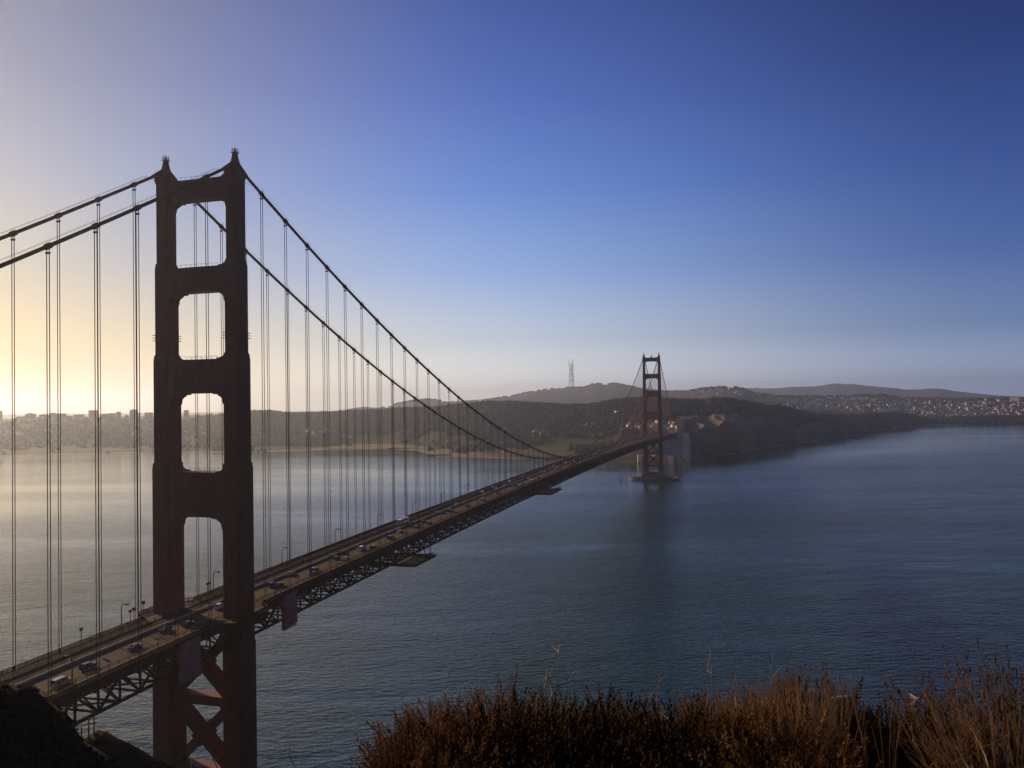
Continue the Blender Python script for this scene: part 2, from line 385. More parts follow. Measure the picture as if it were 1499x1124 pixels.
AZ = np.array([(lambda d: math.atan2(d[0], d[1]))(ray(p, 600)) for p in PX])
CANOPY = 11.0
wood_col = np.interp(PX, [300, 420, 1180, 1280, 1340], [0.3, 1, 1, .8, .3])
A_Z = CAM[2]+elev(A_Y)*A_D-CANOPY*wood_col
B_Z = CAM[2]+elev(B_Y)*B_D-6
C_Z = CAM[2]+elev(C_Y)*C_D
V_D = A_D+(B_D-A_D)*.30
V_Z = np.minimum(CAM[2]+elev(V_Y)*V_D-4, A_Z-4)
city_w = np.clip(np.interp(PX, [1090, 1160, 1960], [0, 1, 1]), 0, 1)
# rise from the shore: low flats (left and centre), cliffs (right of the bridge)
s1 = np.interp(PX, [0, 380, 640, 760, 900, 1000, 1030, 1250, 1300, 1960], [.30, .22, .28, .3, .3, .12, .10, .2, .3, .3])
z1 = np.interp(PX, [0, 380, 440, 690, 760, 900, 960, 1000, 1030, 1060, 1150, 1250, 1320, 1960], [9, 8, 4, 4, 10, 18, 40, 62, 78, 86, 70, 34, 8, 7])
s2 = np.interp(PX, [0, 380, 900, 1030, 1250, 1960], [.62, .6, .6, .45, .6, .6])
z2 = A_Z*np.interp(PX, [0, 380, 700, 900, 1000, 1100, 1250, 1960], [.55, .45, .50, .62, .72, .78, .7, .7])
DD = np.concatenate([np.linspace(0, 1, 64), 1+np.linspace(0, 1, 60)[1:], 2+np.linspace(0, 1, 34)[1:]])
ncol, nrow = len(PX), len(DD)
DIST = np.empty((ncol, nrow)); ZZ = np.empty((ncol, nrow))
def smooth_interp(x, xp, fp):
    i = np.clip(np.searchsorted(xp, x)-1, 0, len(xp)-2)
    t = (x-xp[i])/(xp[i+1]-xp[i]); t = np.clip(t, 0, 1); t = .35*t+.65*t*t*(3-2*t)
    return fp[i]+(fp[i+1]-fp[i])*t
for i in range(ncol):
    a, b, c = SH_D[i], A_D[i], B_D[i]
    d = np.where(DD <= 1, a-25+(b-a+25)*DD, np.where(DD <= 2, b+(c-b)*(DD-1), c+(16000-c)*(DD-2)))
    xs = np.array([a-60, a, a+(b-a)*.06, a+(b-a)*s1[i], a+(b-a)*s2[i], b, V_D[i], c, c+(C_D[i]-c)*.45, C_D[i], 16500])
    zs = np.array([-2.5, 0.2, min(3.5, z1[i]*.5), z1[i], max(z2[i], z1[i]+1), A_Z[i], V_Z[i], B_Z[i], min(B_Z[i]*.5, C_Z[i]*.5)+10, C_Z[i], 20])
    DIST[i] = d; ZZ[i] = smooth_interp(d, xs, zs)
WX = CAM[0]+np.sin(AZ)[:, None]*DIST; WY = CAM[1]+np.cos(AZ)[:, None]*DIST
shore_t = np.clip((DIST-SH_D[:, None])/400, 0, 1)
amp = np.interp(PX, [380, 700, 950, 1010, 1200, 1300], [10, 16, 20, 34, 26, 8])[:, None]
ZZ = ZZ+NZ.fbm(WX/260, WY/260, 5)*amp*shore_t*np.clip(1-np.abs(DIST-A_D[:, None])/500, .25, 1)
ZZ = ZZ+NZ.fbm(WX/90+40, WY/90, 3)*shore_t*np.clip((DIST-6000)/3000, 0, 1)*8
# gullies down the sea cliffs
cl = np.interp(PX, [1000, 1030, 1240, 1300], [0, 1, 1, 0])[:, None]*np.clip((DIST-SH_D[:, None])/60, 0, 1)*np.clip((A_D[:, None]-DIST)/300, 0, 1)
ZZ = ZZ-cl*np.abs(NZ.fbm(PX[:, None]/34+NZ(WX/120, WY/120)*1.2+DIST/420, DIST/700, 3))*80
# ground colours by land use
COLR = np.zeros((ncol, nrow, 4), np.float32); COLR[..., 3] = 1
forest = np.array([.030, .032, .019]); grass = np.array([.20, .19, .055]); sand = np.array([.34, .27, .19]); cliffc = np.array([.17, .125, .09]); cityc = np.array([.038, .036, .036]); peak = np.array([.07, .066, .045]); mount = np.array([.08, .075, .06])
pc = PX[:, None]; nz = NZ.fbm(WX/130+9, WY/130, 4)
rel = (DIST-SH_D[:, None])/(A_D-SH_D)[:, None]
def put(mask, c): COLR[..., :3] = COLR[..., :3]*(1-mask[..., None])+np.asarray(c)*mask[..., None]
def sm(x, a, b): t = np.clip((x-a)/(b-a), 0, 1); return t*t*(3-2*t)
COLR[..., :3] = forest
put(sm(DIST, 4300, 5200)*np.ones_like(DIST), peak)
put(sm(nz, .02, .10)*sm(rel, .30, .4)*(DIST < A_D[:, None])*.5, np.array([.06, .05, .03]))
put((1-sm(rel, .30, .42))*sm(rel, 0, .05)*((pc < 470)*1.0), cityc)
put((rel < .26)*(rel > .0)*sm(pc, 440, 470)*(1-sm(pc, 690, 760)), grass)
put((rel < .5)*(rel > .12)*sm(pc, 690, 730)*(1-sm(pc, 900, 960))*(.4+.6*sm(nz, -.05, .05)), np.array([.075, .07, .035]))
put((rel < .035)*(pc < 770)*1.0, sand*.7)
put(sm(pc, 1000, 1025)*(1-sm(pc, 1245, 1290))*(1-sm(rel+nz*.9, .35, .62)), cliffc)
put(sm(pc, 1000, 1025)*(1-sm(pc, 1180, 1260))*sm(nz, .03, .08)*(1-sm(rel, .5, .7))*.7, np.array([.24, .19, .145]))
put((rel < .10)*sm(pc, 1268, 1300)*(1-sm(pc, 1390, 1440)), sand)
put(sm(pc, 1120, 1180)*(DIST > V_D[:, None])*(DIST < B_D[:, None]+1200), cityc)
put(sm(pc, 1310, 1350)*(DIST > A_D[:, None]), cityc)
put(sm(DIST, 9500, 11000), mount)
Vt = np.stack([WX, WY, ZZ], -1).reshape(-1, 3)
ii, jj = np.meshgrid(np.arange(ncol-1), np.arange(nrow-1), indexing='ij'); q0 = (ii*nrow+jj).ravel()
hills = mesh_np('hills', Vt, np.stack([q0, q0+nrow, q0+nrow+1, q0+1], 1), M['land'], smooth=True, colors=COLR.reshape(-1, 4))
tag(hills, 'far wooded headland, city slopes and mountains across the strait', None, None, 'structure')
def land_z(px, dist):
    u = np.clip((np.asarray(px, float)-PX[0])/2.5, 0, ncol-1.001); i = u.astype(int); t = u-i
    def one(k, d): return np.array([np.interp(dd, DIST[kk], ZZ[kk]) for kk, dd in zip(np.atleast_1d(k), np.atleast_1d(d))])
    return one(i, dist)*(1-np.atleast_1d(t))+one(i+1, dist)*np.atleast_1d(t)
def land_hit(px, py):
    """where the line of sight meets the land"""
    d = ray(px, py); e = d[2]/math.hypot(d[0], d[1]); i = int(np.clip((px-PX[0])/2.5, 0, ncol-1))
    g = np.linspace(SH_D[i]+5, 15500, 1400); z = np.interp(g, DIST[i], ZZ[i])
    k = np.nonzero(CAM[2]+e*g <= z)[0]
    D = g[k[0]] if len(k) else B_D[i]
    return Vector((CAM[0]+math.sin(AZ[i])*D, CAM[1]+math.cos(AZ[i])*D, float(np.interp(D, DIST[i], ZZ[i])))), D, AZ[i]

# ---------------------------------------------------------------- far woods (tree crowns by the thousand)
def ico():
    t = (1+5**.5)/2
    v = np.array([(-1, t, 0), (1, t, 0), (-1, -t, 0), (1, -t, 0), (0, -1, t), (0, 1, t), (0, -1, -t), (0, 1, -t), (t, 0, -1), (t, 0, 1), (-t, 0, -1), (-t, 0, 1)], float)
    v /= np.linalg.norm(v[0])
    f = np.array([(0, 11, 5), (0, 5, 1), (0, 1, 7), (0, 7, 10), (0, 10, 11), (1, 5, 9), (5, 11, 4), (11, 10, 2), (10, 7, 6), (7, 1, 8), (3, 9, 4), (3, 4, 2), (3, 2, 6), (3, 6, 8), (3, 8, 9), (4, 9, 5), (2, 4, 11), (6, 2, 10), (8, 6, 7), (9, 8, 1)])
    return v, f
ICV, ICF = ico()
def blobs(name, pos, rad, hgt, material, jit=.35):
    n = len(pos)
    V = ICV[None]*(1+jit*(rng.random((n, 12, 1))-.5)*2)
    V = V*np.stack([rad, rad, hgt], -1)[:, None, :]+pos[:, None, :]
    Fc = ICF[None]+(np.arange(n)*12)[:, None, None]
    return mesh_np(name, V.reshape(-1, 3), Fc.reshape(-1, 3), material)
def wood_points(n, cond):
    out = []
    while len(out) < n:
        px = rng.uniform(-60, 1560, 4000)
        k = ((px-PX[0])/2.5).astype(int); r = rng.uniform(0, 1.12, 4000)
        D = SH_D[k]+(A_D[k]-SH_D[k])*r
        x = CAM[0]+np.sin(AZ[k])*D; y = CAM[1]+np.cos(AZ[k])*D
        ok = cond(px, r, NZ.fbm(x/130+9, y/130, 4)) > rng.random(4000)
        for p, d, xx, yy in zip(px[ok], D[ok], x[ok], y[ok]): out.append((p, d, xx, yy))
    a = np.array(out[:n]); z = land_z(a[:, 0], a[:, 1])
    return np.stack([a[:, 2], a[:, 3], z], -1)
def dens(px, r, nzv):
    base = np.interp(px, [-60, 300, 400, 520, 900, 1000, 1250, 1330, 1400, 1560], [.10, .15, .8, 1, 1, 1, .9, .5, .35, .3])
    start = np.interp(px, [-60, 380, 450, 690, 760, 900, 990, 1030, 1180, 1290, 1330, 1560], [.1, .12, .33, .33, .30, .3, .42, .60, .42, .12, .08, .05])
    return base*np.clip((r-start+nzv*.9)/.10, 0, 1)*np.where((px < 290) & (r > .90), .05, 1)*np.where(nzv > .10, .35, 1)
wp = wood_points(30000, dens)
rad = rng.uniform(4, 10, len(wp)); hg = rng.uniform(5, 12, len(wp))
wp[:, 2] += hg*.35
tag(blobs('woods', wp, rad, hg, M['canopy']), 'dense dark evergreen woods covering the headland ridge', None, None, 'stuff')
# trees along the ridge of the twin peaks and city
rp = []
for k in range(1700):
    px = rng.uniform(560, 1499); i = int((px-PX[0])/2.5); D = B_D[i]+rng.normal(0, 250)
    if 1 and NZ(np.array([px/9.]), np.array([3.3]))[0] < .42 and rng.random() < .8: continue
    rp.append((CAM[0]+math.sin(AZ[i])*D, CAM[1]+math.cos(AZ[i])*D, float(np.interp(D, DIST[i], ZZ[i]))))
rp = np.array(rp)
tag(blobs('treeline', rp+np.array([0, 0, 4.]), rng.uniform(10, 22, len(rp)), rng.uniform(6, 13, len(rp)), M['canopy']), 'tree belt along the skyline of the farther hills', None, None, 'stuff')

# ---------------------------------------------------------------- the bridge
L = 1280.2
S = 15.24
HX = 13.7
def zr(y):
    if y < 0: return 77.4+.0194*y
    if y > L: return 77.4-.0194*(y-L)
    return 77.4+6.2*(1-((y-L/2)/(L/2))**2)
ZSAD, SAG = 227.4, 139.95
def zc(y):
    if 0 <= y <= L: return ZSAD-SAG+SAG*((y-L/2)/(L/2))**2
    t = -y if y < 0 else y-L
    return ZSAD-.5581*t+.00023*t*t
Y0, Y1 = -240.0, 1640.0
bridge = empty('suspension_bridge', (0, 0, 0))
tag(bridge, 'red orange suspension bridge with two tall portal towers crossing the strait', 'bridge')

def plus(w, d, n):      # leg plan: rectangle with stepped corners
    a, b = w-n, d-n; e, g = w-n*.45, d-n*.45
    return [(-a, -d), (a, -d), (a, -g), (e, -g), (e, -b), (w, -b), (w, b), (e, b), (e, g), (a, g), (a, d), (-a, d), (-a, g), (-e, g), (-e, b), (-w, b), (-w, -b), (-e, -b), (-e, -g), (-a, -g)]
LEG = [(14, 67, 3.65, 4.55), (67, 126, 3.4, 4.25), (126, 162.3, 2.95, 3.8), (162.3, 193.4, 2.5, 3.3), (193.4, 222.4, 2.1, 2.8)]
def leg_mesh(sx):
    m = MB(); cx = sx*HX
    for k, (z0, z1, w, d) in enumerate(LEG):
        n = .55*w/3
        m.prism([(cx+x, y) for x, y in plus(w, d, n)], 'z', z0, z1)
        if k < 4:
            w2, d2 = LEG[k+1][2:]
            m.frus((cx, 0, z1), w-n*.5, d-n*.5, (cx, 0, z1+1.8), w2+.02, d2+.02)
        for g in (-.42, 0, .42):      # raised fluting
            m.box(cx+g*w-.12, cx+g*w+.12, -d-.14, -d+.05, z0+.5, z1-1.0)
            m.box(cx+g*w-.12, cx+g*w+.12, d-.05, d+.14, z0+.5, z1-1.0)
            for s_ in (-1, 1):
                xx = cx+s_*w; m.box(min(xx-.05*s_, xx+.14*s_), max(xx-.05*s_, xx+.14*s_), g*d-.14, g*d+.14, z0+.5, z1-1.0)
    for zz, w, d in ((169, 2.5, 3.3), (131, 2.95, 3.8)):
        for q in (0, .9, 1.8): m.box(cx-w-.45, cx+w+.45, -d-.45, d+.45, zz+q, zz+q+.14)
    return m
def saddle_mesh(sx):
    m = MB(); cx = sx*HX
    prof_ = [(222.4, 2.1, 2.8), (223.6, 2.05, 3.3), (224.8, 1.95, 3.4), (225.7, 1.7, 3.0), (226.4, 1.35, 2.2), (226.9, 1.15, 1.35), (229.2, .8, .85), (230.7, .62, .66)]
    for p_, q_ in zip(prof_, prof_[1:]): m.frus((cx, 0, p_[0]), p_[1], p_[2], (cx, 0, q_[0]), q_[1], q_[2])
    m.frus((cx, 0, 226.85), 1.3, 1.5, (cx, 0, 227.15), 1.3, 1.5)
    for s_ in (-1, 1):
        m.tube([(cx, s_*1.2, zc(s_*1.2)+.1), (cx, s_*6.5, zc(s_*6.5)+.05)], [1.15, .62], 8)
    return m
def beacon_mesh(sx):
    m = MB(); cx = sx*HX
    for a in range(8):
        t = a*math.pi/4; t2 = (a+1)*math.pi/4
        p = (cx+1.0*math.cos(t), 1.0*math.sin(t)); q = (cx+1.0*math.cos(t2), 1.0*math.sin(t2))
        m.bar((*p, 231.0), (*p, 232.4), .08, .08)
        for zz in (231.05, 231.7, 232.4): m.bar((*p, zz), (*q, zz), .07, .07)
    m.frus((cx, 0, 230.95), 1.05, 1.05, (cx, 0, 231.1), 1.05, 1.05)
    m.tube([(cx, 0, 231.1), (cx, 0, 232.0), (cx, 0, 232.6)], [.35, .32, .1], 8)
    m.tube([(cx, 0, 232.6), (cx, 0, 234.3)], .04, 4)
    return m
STRUTS = [(216.0, 222.9, 2.1, 2.1, 2.2), (185.0, 193.2, 2.5, 2.1, 2.7), (151.0, 162.3, 2.95, 2.5, 3.2), (110.0, 124.8, 3.4, 2.95, 3.7)]
def strut_mesh(k):
    zb, zt, wl, wu, d = STRUTS[k]
    m = MB(); xi = HX-wl+.15; xu = HX-wu+.15
    s = 1.0 if k else .8
    half = [(xi, zb-4.2*s), (xi-.55, zb-3.4*s), (xi-.75, zb-2.0*s), (xi-1.7, zb-1.1*s), (xi-2.2, zb-1.0*s), (xi-2.6, zb-.45*s), (xi-4.3, zb-.42*s), (xi-4.4, zb)]
    if k == 0: top = [(xu, zt+1.7), (xu-1.6, zt+.5), (xu-2.6, zt)]
    else: top = [(xu, zt+2.2), (xu-.6, zt+1.1), (xu-1.8, zt+.45), (xu-3.2, zt+.3), (xu-3.3, zt)]
    poly = [(-x, z) for x, z in top]+[(x, z) for x, z in reversed(top)]+half+[(-x, z) for x, z in reversed(half)]
    m.prism(poly[::-1], 'y', -d, d)
    n = 13
    for i in range(n):          # art deco ribs
        x = -xi*.72+i*(1.44*xi)/(n-1)
        for sy in (-1, 1): m.box(x-.16, x+.16, min(sy*(d-.05), sy*(d+.16)), max(sy*(d-.05), sy*(d+.16)), zb+.9, zt-.9)
    for sy in (-1, 1):
        yy = sy*(d-.3)
        if k == 0 or True:       # hand rail along the top
            m.bar((-xu+3.4, yy, zt+1.05), (xu-3.4, yy, zt+1.05), .07, .07)
            for i in range(9):
                x = -xu+3.4+(2*xu-6.8)*i/8; m.bar((x, yy, zt-.02), (x, yy, zt+1.05), .07, .07)
    return m
def make_tower(y, name_part):
    t = empty('tower', (0, y, 0), 0, bridge)
    t['label'] = name_part
    for s_ in (-1, 1):
        leg_mesh(s_).build('leg', M['orange'], t)
        sd = saddle_mesh(s_).build('cable_saddle', M['orange'], t)
        beacon_mesh(s_).build('beacon', M['orange'], t)
    for k in range(4): strut_mesh(k).build('portal_strut', M['orange'], t)
    # bracing under the road
    wi = HX-3.65+.1
    def xb(za, zb):
        m = MB()
        m.bar((-wi, 0, za), (wi, 0, zb), 5.6, 2.3); m.bar((-wi, .06, zb), (wi, .06, za), 5.4, 2.26)
        m.prism([(-3.0, (za+zb)/2), (0, (za+zb)/2+3.4), (3.0, (za+zb)/2), (0, (za+zb)/2-3.4)][::-1], 'y', -2.95, 2.95)
        m.build('cross_brace', M['orange'], t)
    xb(28.0, 47.6); xb(51.5, 71.0)
    for z_ in (26.2, 49.6):
        m = MB(); m.prism([(-wi-.1, z_-1.5), (wi+.1, z_-1.5), (wi+.1, z_+1.5), (-wi-.1, z_+1.5)][::-1], 'y', -2.5, 2.5)
        for s_ in (-1, 1): m.prism([(s_*wi, z_-4), (s_*wi, z_-1.4), (s_*(wi-3), z_-1.4)], 'y', -2.3, 2.3)
        m.build('horizontal_strut', M['orange'], t)
    m = MB()
    for s_ in (-1, 1):
        m.frus((s_*HX, 0, 9), 6.0, 8.0, (s_*HX, 0, 14.2), 5.4, 7.2)
        m.frus((s_*HX, 0, 14.2), 4.8, 6.2, (s_*HX, 0, 17.5), 4.3, 5.4)
    m.frus((0, 0, -2), 21.5, 10.5, (0, 0, 9.02), 20.8, 9.6)
    m.frus((0, 0, 8.9), 12, 6.6, (0, 0, 15.0), 12, 6.2)
    m.build('pier', M['concrete'], t)
    return t
make_tower(0, 'near tower with its feet below the frame')
far_tower = make_tower(L, 'far tower standing on an oval concrete fender in the water')
m = MB(); NSEG = 48
vs_ = []; fs = []
for i in range(NSEG):
    a = 2*math.pi*i/NSEG; ca, sa = math.cos(a), math.sin(a)
    vs_ += [(46*ca, 23*sa, -2), (45.2*ca, 22.4*sa, 4.6), (41*ca, 18.8*sa, 4.6), (40.5*ca, 18.5*sa, -2)]
for i in range(NSEG):
    a = i*4; b = ((i+1) % NSEG)*4
    fs += [(a, b, b+1, a+1), (a+1, b+1, b+2, a+2), (a+2, b+2, b+3, a+3)]
m.add(vs_, fs); m.build('fender', M['concrete'], far_tower)
m = MB(); m.box(-1.3, 1.3, -1.2, 1.2, 222.9, 224.4); m.frus((0, 0, 224.4), 1.1, 1.0, (0, 0, 226.2), .8, .8); m.tube([(0, 0, 226.2), (0, 0, 227.2)], .5, 8); m.build('beacon', M['steel_dark'], far_tower)

# main cables with their bands, hand ropes
SUSP = []
for sx in (-1, 1):
    ys = list(np.linspace(Y0, 0, 24))+list(np.linspace(0, L, 90))[1:]+list(np.linspace(L, L+343, 26))[1:]
    m = MB(); m.tube([(sx*HX, y, zc(y)) for y in ys], .52, 8)
    bands = [k*S for k in range(-15, 0)]+[k*S for k in range(1, 84)]+[L+k*S for k in range(1, 22)]
    for y in bands:
        h = 1.0; dz = (zc(y+h)-zc(y-h))
        if zc(y)-zr(y) > 3.0: m.tube([(sx*HX, y-h, zc(y)-dz/2), (sx*HX, y-.75, zc(y)-dz*.375), (sx*HX, y+.75, zc(y)+dz*.375), (sx*HX, y+h, zc(y)+dz/2)], [.6, .78, .78, .6], 8)
        if zc(y)-zr(y) > 5: SUSP.append((sx, y))
    c_ = m.build('main_cable', M['orange'], bridge, smooth=True)
    m = MB()
    for dx in (-.55, .55):
        m.tube([(sx*HX+dx, y, zc(y)+1.35) for y in ys if abs(y) > 1 and abs(y-L) > 1][:24], .035, 4)
        m.tube([(sx*HX+dx, y, zc(y)+1.35) for y in ys if 1 < y < L-1], .035, 4)
        for y in bands: m.bar((sx*HX+dx, y, zc(y)+.4), (sx*HX+dx, y, zc(y)+1.4), .06, .06)
    m.build('hand_rope', M['orange'], c_)
def susp_mesh(mbuf, sx, y):
    z0, z1 = zr(y)+.2, zc(y)-.4
    for dx in (-.43, .43):
        mbuf.tube([(sx*HX+dx, y, z0), (sx*HX+dx*.95, y, z1-1.0), (sx*HX+dx*1.0, y, z1+.5)], .115, 5)
    mbuf.box(sx*HX-.6, sx*HX+.6, y-.22, y+.22, z1-1.5, z1-1.0)
    mbuf.box(sx*HX-.55, sx*HX+.55, y-.3, y+.3, z0-.4, z0+.5)
def size_seen(s):
    p = np.array([s[0]*HX, s[1], 120])-CAM; d = p@F
    u = 749.5+FPX*(p@RT)/d if d > 0 else -9999
    return (zc(s[1])-zr(s[1]))/d if -5 < u < 1505 and d > 0 else 0
SUSP.sort(key=lambda s: -size_seen(s))
for s in SUSP[:100]:
    m = MB(); susp_mesh(m, *s); m.build('suspender', M['orange_rope'], bridge)
m = MB()
for s in SUSP[100:]: susp_mesh(m, *s)
tag(m.build('suspender', M['orange_rope'], bridge), None, None, None, 'stuff')

# deck: road, walkways, rails, trusses
def walk_x(y):     # outer edge of the walkway: it bulges around the tower legs
    e = 14.0
    for yt in (0, L):
        a = abs(y-yt)
        if a < 13: e = 14.0+5.6*(1 if a < 7 else .5+.5*math.cos(math.pi*(a-7)/6))
    return e
YS = sorted(set([round(v, 3) for v in list(np.arange(Y0, Y1+1, 7.62))+list(np.arange(-14, 15, 1.0))+list(np.arange(L-14, L+15, 1.0))]))
def ribbon(fx0, fx1, fz, ys=YS):
    m = MB(); vs_ = []; fs = []
    for y in ys: vs_ += [(fx0(y), y, fz(y)), (fx1(y), y, fz(y))]
    for i in range(len(ys)-1): a = 2*i; fs.append((a, a+1, a+3, a+2))
    m.add(vs_, fs); return m
def slab(fx0, fx1, fz0, fz1, ys=YS):
    m = MB(); vs_ = []; fs = []
    for y in ys: vs_ += [(fx0(y), y, fz0(y)), (fx1(y), y, fz0(y)), (fx1(y), y, fz1(y)), (fx0(y), y, fz1(y))]
    for i in range(len(ys)-1):
        a = 4*i; b = a+4
        fs += [(a, b, b+1, a+1), (a+1, b+1, b+2, a+2), (a+2, b+2, b+3, a+3), (a+3, b+3, b, a)]
    fs += [(0, 1, 2, 3), (len(vs_)-1, len(vs_)-2, len(vs_)-3, len(vs_)-4)]
    m.add(vs_, fs); return m
k_ = lambda v: (lambda y: v)
m = slab(k_(-10.0), k_(10.0), lambda y: zr(y)-.5, zr)
for i in range(len(YS)-1):      # railing shade painted as a dark strip on the far lanes
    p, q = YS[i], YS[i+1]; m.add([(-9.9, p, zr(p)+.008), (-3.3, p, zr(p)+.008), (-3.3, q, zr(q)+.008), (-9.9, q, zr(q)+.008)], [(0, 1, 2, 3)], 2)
y = Y0
while y < 700:                  # expansion joints
    m.add([(-9.9, y, zr(y)+.014), (9.9, y, zr(y)+.014), (9.9, y+.22, zr(y)+.014), (-9.9, y+.22, zr(y)+.014)], [(0, 1, 2, 3)], 3); y += 15.24
for x in (-6.6, 2.75, 5.85, -.3):      # lane dashes
    y = Y0+2
    while y < 900:
        m.add([(x-.07, y, zr(y)+.02), (x+.07, y, zr(y)+.02), (x+.07, y+2, zr(y+2)+.02), (x-.07, y+2, zr(y+2)+.02)], [(0, 1, 2, 3)], 1)
        y += 12
deck = m.build('road_deck', [M['asphalt'], M['lane_paint'], M['asphalt_shaded'], M['joint']], bridge)
for sx in (-1, 1):
    a = (lambda y: -walk_x(y)) if sx < 0 else k_(10.0); b = k_(-10.0) if sx < 0 else walk_x
    slab(a, b, lambda y: zr(y)-.35, lambda y: zr(y)+.32).build('walkway', M['concrete_walk'], bridge)
    # fascia girder along the walkway edge
    fx = (lambda y: -walk_x(y)-.25) if sx < 0 else walk_x; gx = (lambda y: -walk_x(y)) if sx < 0 else (lambda y: walk_x(y)+.25)
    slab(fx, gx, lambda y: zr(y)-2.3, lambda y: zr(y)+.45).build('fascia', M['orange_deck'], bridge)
    # outer railing
    m = MB()
    for zz, hh in ((1.62, .16), (.55, .10)):
        for i in range(len(YS)-1):
            p, q = YS[i], YS[i+1]
            m.bar((sx*(walk_x(p)-.1), p, zr(p)+zz), (sx*(walk_x(q)-.1), q, zr(q)+zz), .14, hh)
    y = Y0
    while y < 700:
        st = .38 if y < 250 else .76
        m.bar((sx*(walk_x(y)-.1), y, zr(y)+.5), (sx*(walk_x(y)-.1), y, zr(y)+1.6), .10, .20 if y < 250 else .38); y += st
    y = Y0
    while y < Y1:
        m.bar((sx*(walk_x(y)-.1), y, zr(y)+.3), (sx*(walk_x(y)-.1), y, zr(y)+1.72), .26, .26); y += 3.81
    m.build('railing', M['orange_deck'], bridge)
    # inner guard rail between road and walkway
    m = MB()
    for zz, hh in ((1.35, .14), (.95, .12), (.6, .12)):
        for i in range(len(YS)-1):
            p, q = YS[i], YS[i+1]; m.bar((sx*10.1, p, zr(p)+zz), (sx*10.1, q, zr(q)+zz), .1, hh)
    y = Y0
    while y < Y1: m.bar((sx*10.1, y, zr(y)+.3), (sx*10.1, y, zr(y)+1.42), .14, .16); y += 3.81
    m.build('guard_rail', M['orange_deck'], bridge)
    # stiffening truss
    m = MB(); PN = 7.62; n0 = int(Y0/PN); n1 = int(Y1/PN)
    for k in range(n0, n1):
        p, q = k*PN, (k+1)*PN; x = sx*HX
        m.bar((x, p, zr(p)-1.2), (x, q, zr(q)-1.2), .7, .9)
        m.bar((x, p, zr(p)-8.2), (x, q, zr(q)-8.2), .75, .75)
        m.bar((x, p, zr(p)-1.4), (x, p, zr(p)-8.1), .45, .5)
        if k % 2: m.bar((x, p, zr(p)-1.5), (x, q, zr(q)-8.0), .5, .62)
        else: m.bar((x, p, zr(p)-8.0), (x, q, zr(q)-1.5), .5, .62)
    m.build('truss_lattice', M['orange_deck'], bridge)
m = MB()
for k in range(int(Y0/7.62), int(Y1/7.62)):      # floor beams and stringers
    p = k*7.62; q = p+7.62
    if abs(p) < 5 or abs(p-L) < 5: continue
    m.bar((-HX, p, zr(p)-2.0), (HX, p, zr(p)-2.0), .4, 2.6)
    for a_, b_, za, zb_ in ((-HX, -6.8, 8.0, 3.3), (-6.8, 0, 3.3, 8.0), (0, 6.8, 8.0, 3.3), (6.8, HX, 3.3, 8.0)): m.bar((a_, p, zr(p)-za), (b_, p, zr(p)-zb_), .32, .4)
    for a_ in (-6.8, 0, 6.8): m.bar((a_, p, zr(p)-3.2), (a_, p, zr(p)-8.0), .28, .3)
for x in (-8, -4, 0, 4, 8):
    for i in range(len(YS)-1):
        p, q = YS[i], YS[i+1]; m.bar((x, p, zr(p)-.75), (x, q, zr(q)-.75), .4, .6)
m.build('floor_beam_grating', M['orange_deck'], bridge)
m = MB()
for k in range(int(Y0/7.62), int(Y1/7.62)):      # bottom lateral bracing
    p = k*7.62; q = p+7.62
    if abs(p) < 5 or abs(p-L) < 5: continue
    m.bar((-HX, p, zr(p)-8.2), (HX, p, zr(p)-8.2), .45, .5)
    if k % 2: m.bar((-HX, p, zr(p)-8.1), (0, q, zr(q)-8.1), .4, .45); m.bar((HX, p, zr(p)-8.1), (0, q, zr(q)-8.1), .4, .45)
    else: m.bar((0, p, zr(p)-8.1), (-HX, q, zr(q)-8.1), .4, .45); m.bar((0, p, zr(p)-8.1), (HX, q, zr(q)-8.1), .4, .45)
m.build('bottom_bracing_lattice', M['orange_deck'], bridge)

# concrete barrier down the road
mdl = slab(k_(-3.5), k_(-3.15), lambda y: zr(y)+.02, lambda y: zr(y)+.8).build('median_barrier', M['barrier'])
tag(mdl, 'long grey movable barrier dividing the traffic lanes on the bridge deck', 'barrier')

ORD = ['first', 'second', 'third', 'fourth', 'fifth', 'sixth', 'seventh', 'eighth', 'ninth', 'tenth', 'eleventh', 'twelfth', 'thirteenth', 'fourteenth', 'fifteenth', 'sixteenth', 'seventeenth', 'eighteenth', 'nineteenth', 'twentieth']

